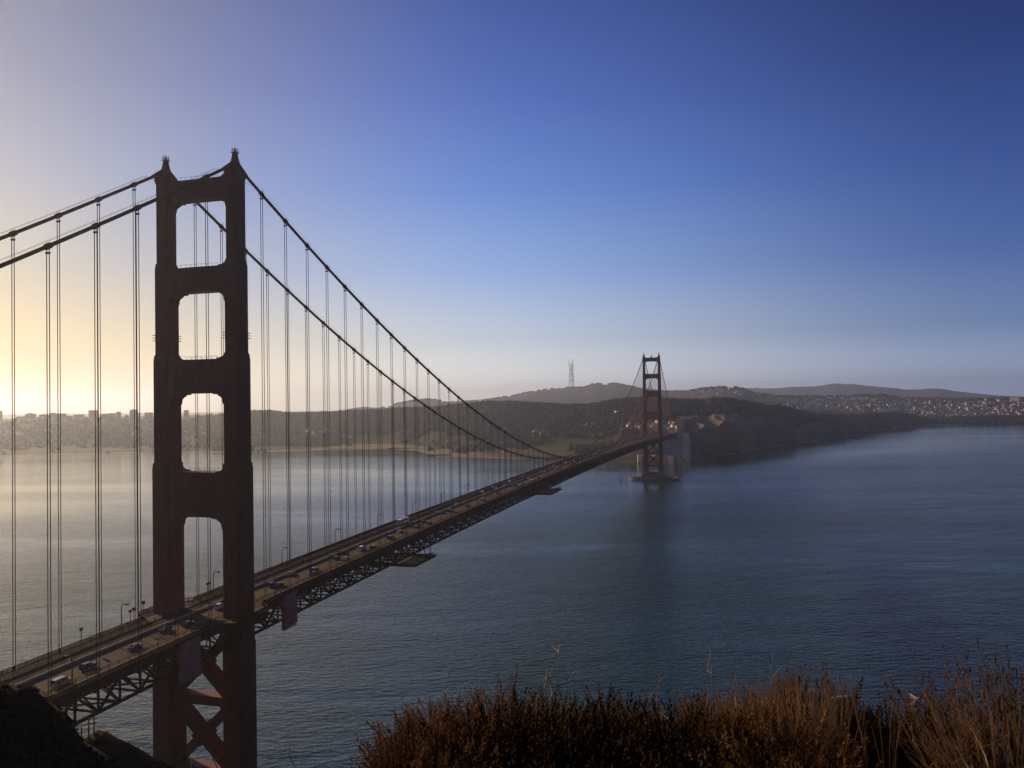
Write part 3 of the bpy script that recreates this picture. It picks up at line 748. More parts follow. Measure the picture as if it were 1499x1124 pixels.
# ---------------------------------------------------------------- lamps on the bridge
def make_lamp():
    t = empty('street_lamp')
    m = MB(); m.frus((0, 0, 0), .32, .32, (0, 0, .9), .24, .24); m.tube([(0, 0, .9), (0, 0, 6.0), (0, 0, 7.6)], [.16, .13, .12], 8); m.build('post', M['orange'], t)
    m = MB(); m.tube([(0, 0, 7.5), (.15, 0, 8.0), (.6, 0, 8.25), (1.9, 0, 8.3)], .1, 6); m.bar((0, 0, 7.0), (.9, 0, 8.2), .08, .1); m.build('arm', M['orange'], t)
    m = MB(); m.frus((2.1, 0, 7.95), .62, .3, (2.1, 0, 8.35), .4, .22); h = m.build('lamp_head', M['steel_dark'], t)
    m = MB(); m.box(1.6, 2.6, -.22, .22, 7.88, 7.95); m.build('lens', M['lamp'], h)
    return t
LAMP = None
for sx in (-1, 1):
    side = 'far walkway' if sx < 0 else 'near walkway'
    ys = [22.86+45.72*k for k in range(-3, 35)]
    nb = na = 0
    for y in ys:
        if LAMP is None: LAMP = make_lamp(); o = LAMP
        else: o = copy_tree(LAMP)
        o.location = (sx*12.9 if abs(y) > 8 else sx*12.9, y, zr(y)+.3); o.rotation_euler = (0, 0, 0 if sx < 0 else math.pi)
        if y < 0:
            lab = f'arched orange lamp post on the {side}, {ORD[[-114.3, -68.58, -22.86].index(min([-114.3, -68.58, -22.86], key=lambda v: abs(v-y)))][:]} counted toward the near tower'
        elif y < 700:
            lab = f'arched orange lamp post on the {side}, {ORD[na]} beyond the near tower'; na += 1
        else: lab = f'tiny lamp post on the {side} along the far half of the bridge'
        tag(o, lab, 'street lamp', 'lamp posts along the bridge')

# posts on the far walkway beside the near tower
def make_post():
    t = empty('walkway_post')
    m = MB(); m.frus((0, 0, 0), .2, .2, (0, 0, .5), .14, .14); m.tube([(0, 0, .5), (0, 0, 4.3)], .11, 6); m.build('pole', M['orange'], t)
    m = MB(); m.box(-.35, .35, -.3, .3, 4.3, 5.0); m.frus((0, 0, 5.0), .45, .4, (0, 0, 5.25), .3, .28); m.build('box', M['steel_dark'], t)
    return t
PP = None
for k, (y, h, lab) in enumerate([(-18.6, 1.0, 'short boxed orange post, first of two beside the arched lamp before the near tower'),
                                 (-17.0, 1.05, 'short boxed orange post, second of two beside the arched lamp before the near tower'),
                                 (-38.5, 1.0, 'lone orange post with a box on the far walkway well before the near tower'),
                                 (-11.0, 1.15, 'orange post with a box just short of the near tower leg on the far walkway'),
                                 (20.0, .9, 'orange post with a box seen through the bottom portal, first of a pair'),
                                 (21.3, .9, 'orange post with a box seen through the bottom portal, second of a pair')]):
    if PP is None: PP = make_post(); o = PP
    else: o = copy_tree(PP)
    o.location = (-walk_x(y)+.7, y, zr(y)+.3); o.scale = (1, 1, h)
    tag(o, lab, 'post', 'posts on the far walkway')

# ---------------------------------------------------------------- vehicles
def car_parts(kind):
    """body profile (y forward, z up), cabin, glass; length along y"""
    if kind == 'sedan':
        body = [(-2.3, .3), (2.25, .3), (2.3, .62), (2.15, .82), (1.0, .95), (-1.35, .98), (-2.2, .92), (-2.3, .7)]
        cab = [(1.0, .94), (.25, 1.42), (-.9, 1.45), (-1.7, .97)]; wd = .9
    elif kind == 'suv':
        body = [(-2.35, .36), (2.3, .36), (2.38, .75), (2.25, .98), (1.1, 1.1), (-2.3, 1.12), (-2.4, .8)]
        cab = [(1.1, 1.08), (.45, 1.68), (-1.9, 1.74), (-2.28, 1.1)]; wd = .96
    else:   # van
        body = [(-2.6, .36), (2.5, .36), (2.6, .8), (2.4, 1.1), (1.6, 1.2), (-2.6, 1.2), (-2.65, .8)]
        cab = [(1.65, 1.18), (1.0, 2.0), (-2.5, 2.05), (-2.6, 1.18)]; wd = 1.0
    return body, cab, wd
CAR_CACHE = {}
def make_car(kind, color):
    body, cab, wd = car_parts(kind)
    t = empty('car' if kind != 'van' else 'van')
    m = MB(); m.prism(body, 'x', -wd, wd)
    # roof and pillars taper inwards
    n = len(cab); iw = wd-.22
    roofz = max(z for y, z in cab)
    y1 = cab[1][0]; y2 = cab[2][0]
    m.box(-iw, iw, y2, y1, roofz-.08, roofz)
    for sx in (-1, 1):
        for a, b in ((cab[0], cab[1]), (cab[3], cab[2])):
            m.bar((sx*(wd-.06), a[0], a[1]), (sx*(iw-.03), b[0], b[1]-.03), .1, .1)
        ym = (y1+y2)/2; m.bar((sx*(wd-.06), ym, cab[0][1]), (sx*(iw-.03), ym, roofz-.05), .09, .12)
    m.build('body', M['car_'+color], t, bevel=.06)
    m = MB()
    zb = min(cab[0][1], cab[3][1])-.02
    m.add([(-wd+.06, cab[0][0]-.02, zb), (wd-.06, cab[0][0]-.02, zb), (wd-.06, cab[3][0]+.02, zb), (-wd+.06, cab[3][0]+.02, zb),
           (-iw+.02, y1-.03, roofz-.06), (iw-.02, y1-.03, roofz-.06), (iw-.02, y2+.03, roofz-.06), (-iw+.02, y2+.03, roofz-.06)],
          [(0, 1, 5, 4), (1, 2, 6, 5), (2, 3, 7, 6), (3, 0, 4, 7), (4, 5, 6, 7), (3, 2, 1, 0)])
    m.build('glass', M['glass'], t)
    for sx in (-1, 1):
        for yy in (-1.42, 1.42):
            m = MB(); m.tube([(sx*(wd-.2), yy, .33), (sx*(wd+.01), yy, .33)], .33, 12); w_ = m.build('wheel', M['tyre'], t)
            m = MB(); m.tube([(sx*(wd-.02), yy, .33), (sx*(wd+.025), yy, .33)], .19, 8); m.build('rim', M['rim'], w_)
        fy = max(y for y, z in body); ry = min(y for y, z in body)
        m = MB(); m.box(min(sx*.55, sx*.85), max(sx*.55, sx*.85), fy-.14, fy+.03, .58, .76); m.build('headlight', M['headlamp'], t)
        m = MB(); m.box(min(sx*.6, sx*.85), max(sx*.6, sx*.85), ry-.03, ry+.12, .68, .86); m.build('tail_light', M['taillamp'], t)
    return t
LANES = [7.4, 4.3, 1.2, -1.7, -5.2, -8.2]
KW = {'sedan': 'sedan', 'suv': 'estate car', 'van': 'van'}
NEARC = [(6.8, -65.96, 'van', 'silver'), (3.9, -53.95, 'suv', 'black'), (4.3, -36.66, 'sedan', 'grey'), (4.1, -13.07, 'sedan', 'black'), (.9, -19.85, 'sedan', 'grey'), (1.2, 7.2, 'suv', 'white'),
         (1.3, 38.8, 'suv', 'black'), (4.3, 39.2, 'sedan', 'black'), (-1.7, 56.7, 'sedan', 'silver'), (4.3, 64.9, 'suv', 'grey'), (7.4, 59.2, 'sedan', 'black'), (1.2, 89.2, 'sedan', 'grey'), (6.6, 87.9, 'sedan', 'silver'),
         (-1.9, 100.3, 'sedan', 'black'), (3.6, 109.1, 'van', 'white'), (7.2, 113.5, 'suv', 'black'), (4.3, 138.5, 'suv', 'black'), (1.2, 156.7, 'sedan', 'white'), (3.6, 172.3, 'sedan', 'silver'),
         (1.0, 188.7, 'sedan', 'grey'), (6.4, 184.4, 'sedan', 'red'), (-5.2, 223.8, 'sedan', 'grey'), (-1.7, 222.7, 'sedan', 'silver'), (1.4, 229.4, 'suv', 'black'), (-5.0, 257.1, 'sedan', 'silver'), (4.3, 252.7, 'sedan', 'black'),
         (-8.2, 319.5, 'suv', 'white'), (-1.7, 305.8, 'sedan', 'white'), (4.3, 282.3, 'suv', 'silver'), (4.3, 317, 'sedan', 'red'), (-8.2, 387, 'van', 'white'), (-4.8, 362, 'sedan', 'silver'), (-8.2, 423.5, 'suv', 'grey'),
         (1.2, 410, 'sedan', 'black'), (-5.2, 473.5, 'sedan', 'silver'), (1.2, 511.4, 'van', 'white'), (-5.2, 575.7, 'suv', 'white'), (-1.8, 600, 'sedan', 'silver')]
CN = {'silver': 'silver', 'black': 'black', 'grey': 'dark grey', 'white': 'white', 'red': 'dark red', 'blue': 'dark blue'}
def put_car(x, y, kind, color, label, group):
    k = (kind, color)
    if k not in CAR_CACHE: o = CAR_CACHE[k] = make_car(kind, color)
    else: o = copy_tree(CAR_CACHE[k])
    slope = math.atan((zr(y+2)-zr(y-2))/4)
    o.location = (x, y, zr(y)+.01)
    o.rotation_euler = (slope, 0, 0) if x > -3.3 else (-slope, 0, math.pi)
    tag(o, label, 'van' if kind == 'van' else 'car', group)
cnt = {}
for x, y, kind, color in sorted(NEARC, key=lambda a: a[1]):
    side = 'this side of the barrier' if x > -3.3 else 'beyond the barrier'
    reg = 'before the near tower' if y < -8 else 'past the near tower'
    key = (side, reg); cnt[key] = cnt.get(key, 0)+1
    if cnt[key] > 20:
        lab = f'{CN[color]} {KW[kind]} {side}, {ORD[cnt[key]-21]} after the twentieth past the tower'
    else: lab = f'{CN[color]} {KW[kind]} {side}, {ORD[cnt[key]-1]} {reg}'
    put_car(x, y, kind, color, lab, 'vehicles on the bridge')
fr = random.Random(11)
used = []
tries = 0
while len(used) < 62 and tries < 4000:
    tries += 1
    y = 330+(fr.random()**1.1)*1270; x = fr.choice(LANES)
    if any(abs(y-b) < 9 and abs(x-a) < 1 for a, b in used) or any(abs(y-b[1]) < 9 and abs(x-b[0]) < 1.5 for b in NEARC): continue
    used.append((x, y))
    put_car(x, y, fr.choice(['sedan', 'suv', 'suv', 'van']), fr.choice(['white', 'silver', 'silver', 'grey', 'black', 'white', 'red']), 'tiny vehicle on the far stretch of the bridge road', 'distant traffic on the bridge')

bus = empty('bus', (-8.0, 181, zr(181)+.01), math.pi)
tag(bus, 'long white coach on the far side of the bridge road beside the railing', 'bus')
m = MB(); m.prism([(-6, .4), (6, .4), (6.1, 1.5), (5.9, 3.2), (-6, 3.3), (-6.05, 1.2)], 'x', -1.27, 1.27); m.build('body', M['car_white'], bus, bevel=.12)
for sx in (-1, 1):
    m = MB(); m.box(min(sx*1.24, sx*1.29), max(sx*1.24, sx*1.29), -5.4, 5.3, 1.65, 2.65); m.build('side_window', M['glass'], bus)
    for yy in (-3.6, 3.9):
        m = MB(); m.tube([(sx*1.0, yy, .5), (sx*1.3, yy, .5)], .5, 14); w_ = m.build('wheel', M['tyre'], bus)
        m = MB(); m.tube([(sx*1.2, yy, .5), (sx*1.32, yy, .5)], .28, 10); m.build('rim', M['rim'], w_)
    m = MB(); m.box(min(sx*.75, sx*1.1), max(sx*.75, sx*1.1), 6.0, 6.12, .75, 1.0); m.build('headlight', M['headlamp'], bus)
m = MB(); m.add([(-1.15, 6.12, 1.5), (1.15, 6.12, 1.5), (1.15, 5.96, 3.0), (-1.15, 5.96, 3.0)], [(0, 1, 2, 3)]); m.build('windscreen', M['glass'], bus)
m = MB(); m.box(-.9, .9, -2.5, .5, 3.26, 3.5); m.build('air_unit', M['car_silver'], bus, bevel=.06)

# orange barrels by the barrier
BR = None
for k, (x, y, lab) in enumerate([(-5.2, -51.0, 'small amber traffic barrel in the far lanes well before the near tower'), (-4.4, -9.5, 'small amber traffic barrel at the foot of the near tower')]):
    if BR is None:
        BR = o = empty('traffic_barrel')
        m = MB(); m.tube([(0, 0, 0), (0, 0, .08)], .42, 12); m.build('base', M['tyre'], BR)
        m = MB(); m.tube([(0, 0, .08), (0, 0, .5), (0, 0, .55), (0, 0, 1.0), (0, 0, 1.05)], [.34, .3, .28, .25, .1], 12); m.build('drum', M['amber'], BR)
        m = MB(); m.tube([(0, 0, .62), (0, 0, .78)], [.292, .282], 12); m.build('reflective_band', M['paint'], BR)
    else: o = copy_tree(BR)
    o.location = (x, y, zr(y)+.01); tag(o, lab, 'barrel', 'traffic barrels')

# ---------------------------------------------------------------- works on the bridge
def enclosure(y0, y1, z0, z1, label):
    t = empty('work_enclosure', (HX+.5, (y0+y1)/2, z0)); h = z1-z0; hy = (y1-y0)/2
    m = MB(); m.prism([(-hy, 0), (hy, .6), (hy, h), (-hy+1.2, h-.5), (-hy, h-2.2)], 'x', .1, 1.2)
    m.build('tarp_cover', M['tarp'], t)
    m = MB()
    for k in range(5):
        yy = -hy+.15+(2*hy-.3)*k/4; m.bar((-.1, yy, -.25), (1.3, yy, -.25), .15, .2)
    for x in (.2, 1.1): m.bar((x, -hy-.1, -.12), (x, hy+.1, -.12), .2, .2)
    m.build('base_frame', M['steel_dark'], t)
    m = MB()
    for yy in (-hy+.6, hy-.6): m.bar((0.3, yy, h-.3), (-.8, yy, h+1.4), .1, .1)
    m.build('hanger', M['steel_dark'], t)
    tag(t, label, 'work enclosure', 'tarp enclosures on the truss')
enclosure(-31, -22, 65.3, 77.0, 'plum tarp covered box hung on the truss just before the near tower')
enclosure(24.4, 33.2, 66.4, 78.3, 'plum tarp covered box hung on the truss just past the near tower')
def platform(y0, y1, zb, label):
    ym = (y0+y1)/2; ztr = zr(ym)-8.6-zb
    t = empty('work_platform', (0, ym, zb)); hy = (y1-y0)/2
    x0, x1 = -14.0, 16.2
    m = MB(); n = 30; vs_ = []          # netted tray with ribbed sides
    for i in range(n+1):
        y = -hy+2*hy*i/n; r = .14 if i % 2 else 0; sag = .35*math.sin(i*1.9)
        vs_ += [(x0, y, 1.5), (x0+r, y, 0), (x1-r-.8, y, 0), (x1, y, 1.5+.5*sag), (x1-.5, y, 1.4), (x1-.9, y, .5), (x0+.6, y, .5), (x0+.5, y, 1.4)]
    fs = []
    for i in range(n):
        a = 8*i; b = a+8
        fs += [(a+j, a+(j+1) % 8, b+(j+1) % 8, b+j) for j in range(8)]
    m.add(vs_, fs); m.m = [1 if (k_f % 8) in (4, 5, 6) else 0 for k_f in range(len(fs))]; m.box(x0+.1, x1-.9, -hy-.2, -hy+.05, .02, 1.5); m.box(x0+.1, x1-.9, hy-.05, hy+.2, .02, 1.4); m.build('netted_tray', [M['net'], M['steel_dark']], t)
    m = MB(); q = random.Random(int(y0))
    for i in range(int(2*hy/1.9)):
        y = -hy+.6+i*1.9; h = q.uniform(2.9, 4.4)
        m.bar((x1-.3, y, 1.2), (x1-.3, y, h), .14, .14)
        m.bar((x1-.3, y, h*.85), (x1-.3, min(hy, y+2.0), h*.85), .1, .14)
        if q.random() < .45: m.bar((x1-.3, y, 2.2), (HX, y+.8, ztr), .12, .12)
    m.build('scaffold_lattice', M['steel_dark'], t)
    for i in range(4):
        y = -hy*.9+1.8*hy*i/3
        for x in (-HX+.4, HX-.4):
            m = MB(); m.bar((x, y, .4), (x, y, ztr+.5), .3, .3); m.build('hanger', M['steel_dark'], t)
    m = MB(); m.box(12.5, 15.4, hy*.35, hy*.6, .5, 2.9); m.build('equipment_box', M['car_grey'], t)
    tag(t, label, 'work platform', 'platforms slung under the bridge')
platform(143, 170, 65.4, 'plum netted work platform slung under the bridge beyond the first bays')
platform(428, 466, 68.8, 'dark flat work platform slung under the bridge near midspan')

# ---------------------------------------------------------------- far end: pylons, anchorage, fort
def pylon(y, label, h, w, x=18.0):
    t = empty('concrete_pylon', (0, y, 0))
    for sx in (-1, 1):
        m = MB(); cx = sx*x
        m.frus((cx, 0, -1), 4.6, w+.6, (cx, 0, 8), 4.3, w+.2); m.frus((cx, 0, 8), 3.9, w, (cx, 0, h-4), 3.4, w-.5); m.frus((cx, 0, h-4), 2.9, w-1.1, (cx, 0, h), 2.7, w-1.4)
        for g in (-.5, 0, .5): m.box(cx-4.05, cx+4.05, g*w-.35, g*w+.35, 9, h-6)
        m.build('leg', M['pylon'], t)
    m = MB(); m.box(-x+3.4, x-3.4, -w*.55, w*.55, 20, 63); m.box(-x+3.2, x-3.2, -w*.7, w*.7, 58, 62.9)
    m.build('cross_wall', M['pylon'], t)
    tag(t, label, 'pylon', 'concrete pylons at the far end of the bridge')
pylon(1636, 'tall pale concrete pylon where the far side span ends', 88, 6.5, 19)
pylon(1742, 'smaller concrete pylon behind the fort at the far bridge end', 66, 5.5, 27)
t = empty('anchorage', (0, 1800, 0)); tag(t, 'broad grey concrete anchorage block below the far bridge end', 'anchorage')
m = MB(); m.box(-24, 26, -30, 60, -1, 48); m.build('block', M['pylon'], t)
for k in range(4):
    m = MB(); m.box(26, 27.2, -26+k*22, -16+k*22, 2, 44); m.build('buttress', M['pylon'], t)
t = empty('shrouded_pier', (4, 1675, 0)); tag(t, 'rust brown shrouded block between pale concrete panels behind the far tower', 'pier')
m = MB(); m.box(-4, 6, -5, 5, -1, 62); m.build('shroud', M['rust'], t)
m = MB(); m.box(-16, -4.2, -4, 4, -1, 60); m.build('panel', M['panel'], t)
m = MB(); m.box(6.2, 12.5, -4, 4, -1, 61); m.build('panel', M['panel'], t)
t = empty('brick_fort', (-60, 1720, 0)); tag(t, 'sunlit low brick fort on the point behind the far tower', 'fort')
m = MB(); m.box(-26, 45, -22, 30, 0, 13); m.build('wall', M['brick'], t)
m = MB(); m.box(-25, 44, -21, 29, 13, 13.6); m.box(-26.4, 45.4, -22.4, -21.2, 12.4, 14.4); m.build('parapet', M['brick'], t)
m = MB(); m.tube([(-21, -22, 0), (-21, -22, 17.5)], [5.2, 4.6], 8); m.build('bastion', M['house_cream'], t)
m = MB(); m.tube([(-8, -10, 13.6), (-8, -10, 19), (-8, -10, 20.5)], [1.2, .9, .2], 8); m.build('lighthouse', M['house_white'], t)
for k in range(5):
    m = MB(); m.box(-12+k*10, -9+k*10, -22.3, -21.9, 5, 9); m.build('window', M['window_band'], t)

# ---------------------------------------------------------------- television mast on the hill
P0, D0, A0 = land_hit(838.5, 568.5)
t = empty('lattice_mast', P0+Vector((0, 0, -2)), 0.4); tag(t, 'tall three legged red and white television mast on the hill skyline', 'mast')
def tri(r, z, k): a = 2*math.pi*k/3+.5; return (r*math.cos(a), r*math.sin(a), z)
HZ = [(0, 31), (80, 25), (140, 21), (185, 19), (232, 24)]
for k in range(3):
    m = MB()
    for (z0, r0), (z1, r1) in zip(HZ, HZ[1:]): m.bar(tri(r0, z0, k), tri(r1, z1, k), 4.6, 4.6)
    m.build('leg', M['mast'], t)
    m = MB(); m.tube([tri(24, 230, k), tri(23.5, 262, k), tri(23.5, 292-6*k, k)], [2.8, 2.4, 1.6], 6); m.build('antenna', M['mast'], t)
for z0, r0 in HZ[1:]:
    m = MB()
    for k in range(3): m.bar(tri(r0, z0, k), tri(r0, z0, (k+1) % 3), 5, 7)
    m.build('waist_truss', M['mast'], t)
m = MB()
for (z0, r0), (z1, r1) in zip(HZ, HZ[1:]):
    for k in range(3):
        a, b = tri(r0, z0, k), tri(r1, z1, (k+1) % 3); m.bar(a, b, 1.1, 1.1); m.bar(tri(r0, z0, (k+1) % 3), tri(r1, z1, k), 1.1, 1.1)
m.build('guy_lattice', M['mast'], t)
P1, D1, A1 = land_hit(768.5, 574)
t = empty('radio_mast', P1, 0); tag(t, 'thin small radio mast on the hillside left of the tall mast', 'mast')
m = MB(); m.tube([(0, 0, -3), (0, 0, 45)], [1.6, .8], 5); m.build('pole', M['mast'], t)
m = MB(); m.bar((-4, 0, 30), (4, 0, 30), 1.2, 1.2); m.build('crossarm', M['mast'], t)

# ---------------------------------------------------------------- city
def block(px0, px1, ytop, label, setb=0, dist=None):
    pxm = (px0+px1)/2; i = int((pxm-PX[0])/2.5); D = A_D[i]+20 if dist is None else dist
    base = at_dist(pxm, 610, D); gz = float(np.interp(D, DIST[i], ZZ[i])); top = at_dist(pxm, ytop-.8, D)[2]
    w = (px1-px0)/FPX*D*.95/2*1.05; h = max(6, top-gz); dp = max(w*.6, 9)
    t = empty('apartment_block', (base[0], base[1], gz), -AZ[i]); tag(t, label, 'apartment block', 'blocks on the city skyline')
    m = MB(); hb = h-3.5 if setb else h
    m.box(-w, w, -dp, dp, -8, hb); m.build('wall', M['tower_block'], t)
    m = MB()
    if setb: m.box(-w*.55, w*.35, -dp*.5, dp*.5, hb, h)
    m.box(-w-.3, w+.3, -dp-.3, dp+.3, hb-.5, hb+.4); m.build('roof', M['roof_dark'], t)
    nf = max(2, int(hb/4))
    for k in range(min(nf, 9)):
        zz = 1.5+k*(hb-2)/min(nf, 9); m = MB(); m.box(-w*.9, w*.9, -dp-.12, -dp+.1, zz, zz+1.6); m.build('window_band', M['window_band'], t)
SKY_B = [(0, 3, 602, 'slim dark tower at the extreme left end of the skyline', 0), (26, 38, 610.5, 'low flat block, second from the left end of the skyline', 0), (39, 51, 605.3, 'stepped block with a rooftop unit, third from the left end of the skyline', 1),
         (59, 72, 607, 'left half of the wide double block on the skyline left of the near tower', 1), (73, 85, 604.8, 'right half of the wide double block on the skyline left of the near tower', 1), (86, 96, 606, 'flat block just right of the wide double block on the skyline', 0),
         (98, 106, 609, 'low stepped block between wide flat blocks on the skyline', 1), (109.5, 122, 607.6, 'long low flat roofed block left of the tall square one', 0), (131, 142.5, 601.3, 'tall square block standing out on the skyline left of the near tower', 0),
         (148, 158, 606.5, 'wide low block right of the tall square block', 1), (158.5, 168, 605.8, 'flat low block left of the slim short tower', 0), (170.5, 176.5, 603.6, 'slim short tower between low blocks on the skyline', 0), (183, 188, 608, 'tiny low block left of the tall split tower', 1),
         (191, 201, 599.8, 'tallest split topped tower just left of the near bridge tower', 1), (201.5, 204, 605.5, 'narrow annex leaning on the tall split topped tower', 0), (212.5, 223, 604.6, 'broad block touching the near bridge tower leg on the skyline', 0), (269.5, 276, 601.2, 'block seen in the third portal opening of the near tower', 0)]
for a in SKY_B: block(*a)

# houses: each its own object
def house_proto(w, d, h, mw, mr, gable):
    m = MB(); m.box(-w, w, -d, d, -4, h, 0)
    if gable: m.prism([(-w-.4, h), (w+.4, h), (0, h+w*.6)], 'y', -d-.4, d+.4, 1)
    else: m.box(-w-.2, w+.2, -d-.2, d+.2, h, h+.8, 1)
    for k in range(max(1, int(w/3))):
        x = -w+2.0+k*(2*w-4)/max(1, int(w/3)-1) if int(w/3) > 1 else 0
        m.box(x-.8, x+.8, -d-.12, -d+.1, h*.55, h*.55+1.6, 2)
    o = m.build('house', [M[mw], M[mr], M['window_band']])
    return o
PROT = {}
def house(px, py, w, d, h, mw, mr, gable, label, group, cat='house', rz=None, name='house'):
    P, D, az = land_hit(px, py)
    key = (round(w), round(d), round(h), mw, mr, gable)
    if key not in PROT: o = PROT[key] = house_proto(w, d, h, mw, mr, gable)
    else: o = PROT[key].copy(); COL.objects.link(o)
    o.name = name
    o.location = P; o.rotation_euler = (0, 0, -az+(hr.uniform(-.5, .5) if rz is None else rz)); tag(o, label, cat, group)
    return o
hr = random.Random(5)
def rh(px, py, label, group, lo=7, hi=11, cols=('house_white', 'house_cream', 'house_grey', 'house_pink'), **k):
    w = hr.choice([lo, (lo+hi)//2, hi]); return house(px, py, w, w*hr.choice([.7, 1.1]), hr.choice([6, 9, 12]), hr.choice(cols), hr.choice(['roof_dark', 'roof_dark', 'roof_red']), hr.random() < .4, label, group, **k)
# seaward slope on the right: terraces of houses, denser toward the right
n = 0
while n < 210:
    px = 1255+hr.random()**.75*244; lo = np.interp(px, [1250, 1330, 1360, 1499], [593, 592, 588, 586]); hi = np.interp(px, [1250, 1310, 1345, 1499], [604, 604, 611, 608])
    py = hr.uniform(lo, hi); rh(px, py, 'tiny pale house among hundreds on the seaward city slope', 'houses on the seaward slope', 7, 13); n += 1
n = 0
while n < 60:
    px = hr.uniform(1150, 1340); py = hr.uniform(np.interp(px, [1150, 1340], [594, 593]), np.interp(px, [1150, 1200, 1340], [597, 603, 604]))
    rh(px, py, 'tiny house in the rows just above the wooded cliff top', 'houses above the cliff woods', 7, 11, ('house_grey', 'house_grey', 'house_cream')); n += 1
for k in range(26):
    px = hr.uniform(1010, 1130); rh(px, hr.uniform(np.interp(px, [1010, 1060, 1130], [573, 569, 578.5]), np.interp(px, [1010, 1060, 1130], [577, 578, 584])), 'tiny house on the rounded hill behind the far tower', 'houses on the rounded hill', 8, 14)
# large pale blocks among them
for px, py, w, h, lab in [(1487.5, 589, 26, 34, 'largest cream block at the right edge on the city slope'), (1447, 588, 9, 22, 'small bright tower left of the largest cream block'), (1462, 586, 12, 12, 'bright flat block high on the slope beside the largest cream block'),
                          (1341, 602, 10, 30, 'slender pinkish tower on the lower city slope'), (1438, 597, 14, 16, 'cream corner block in the middle of the city slope')]:
    house(px, py, w, w*.8, h, 'house_cream' if 'cream' in lab or 'pink' in lab else 'house_white', 'roof_dark', False, lab, 'large blocks on the city slope', 'block')
# beach buildings
for k, px in enumerate((1320, 1326, 1333)): house(px, 620.5, 13, 9, 7, 'house_white', 'roof_dark', False, f'low white beach building, {ORD[k]} from the left above the sandy beach', 'beach buildings', 'building', name='beach_building')
# rows of white gabled houses in the woods
for k in range(7): house(780+k*3.7, 637.5-(k % 2)*2.2, 8, 10, 7, 'house_white', 'roof_red', True, f'white gabled barrack in the clearing, {ORD[k]} from the left of its row', 'barracks in the clearing', 'barrack', .3, name='barrack')
for k, (px, py) in enumerate([(850, 625.5), (856, 625), (862, 626)]): house(px, py, 9, 8, 7, 'house_cream', 'roof_dark', True, f'small pale house in the dark woods, {ORD[k]} of three in a row', 'houses in the dark woods', name='house')
for k, (px, py, w) in enumerate([(866, 638, 14), (874, 638.5, 18), (884, 637, 13), (892, 635, 9)]): house(px, py, w, 9, 7, 'house_cream', 'roof_red', False, f'low long pale building behind the side span, {ORD[k]} from the left', 'low buildings behind the span', 'building', .1, name='low_building')
pk = 0
for k in range(44):
    px = 908+hr.random()*90; py = hr.uniform(622, 634)+ (2 if px > 985 else 0)
    rh(px, py, 'sunlit building crowded behind the far end of the bridge', 'sunlit buildings behind the far tower', 5, 10, ('house_cream', 'house_white', 'house_pink'))
for k in range(9):
    rh(hr.uniform(900, 915), hr.uniform(606, 614), 'pale house high in the woods left of the far tower', 'pale houses high in the woods', 7, 11)
for k, (px, py, w) in enumerate([(615, 652.5, 12), (625, 651, 9), (633, 650, 10), (637, 652, 7), (655, 647, 8), (662, 648, 8)]): house(px, py, w, 8, 7, 'house_white', 'roof_dark', k % 2 == 0, f'white waterfront shed on the grassy shore, {ORD[k]} from the left', 'waterfront sheds', 'shed', 0, name='waterfront_shed')
for k in range(16):
    rh(hr.uniform(268, 480), hr.uniform(630, 646), 'small pale house on the flats across the bay', 'houses on the bay flats', 7, 12)
for k, (px, py) in enumerate([(693, 660), (698, 661), (712, 662), (722, 661)]): house(px, py, 7, 6, 5, 'house_white', 'roof_dark', True, f'little white hut at the sandy shore end, {ORD[k]} from the left', 'huts on the sandy shore', 'hut', 0, name='hut')
for k, (px, py) in enumerate([(1003, 613), (1012, 613.5), (1021, 611.5)]): house(px, py, 6, 6, 5, 'house_white', 'roof_dark', False, f'lone white hut on the cliff top right of the far tower, {ORD[k]} from the left', 'cliff top huts', 'hut', 0, name='hut')
# unnumbered rest of the city
hv = []; hm = MB()
for k in range(640):
    px = hr.uniform(1120, 1540); py = hr.uniform(np.interp(px, [1120, 1300, 1540], [580, 582, 585]), np.interp(px, [1120, 1200, 1310, 1345, 1540], [592, 602, 604, 611, 608]))
    P, D, az = land_hit(px, py); w = hr.uniform(5, 10); h = hr.uniform(5, 10); hm.box(P.x-w, P.x+w, P.y-w*.8, P.y+w*.8, P.z-4, P.z+h, hr.choice([0, 1, 1, 2, 3]))
tag(hm.build('rooftops', [M['house_grey'], M['house_cream'], M['house_white'], M['roof_dark']]), 'countless small houses filling in the distant city slopes', None, None, 'stuff')

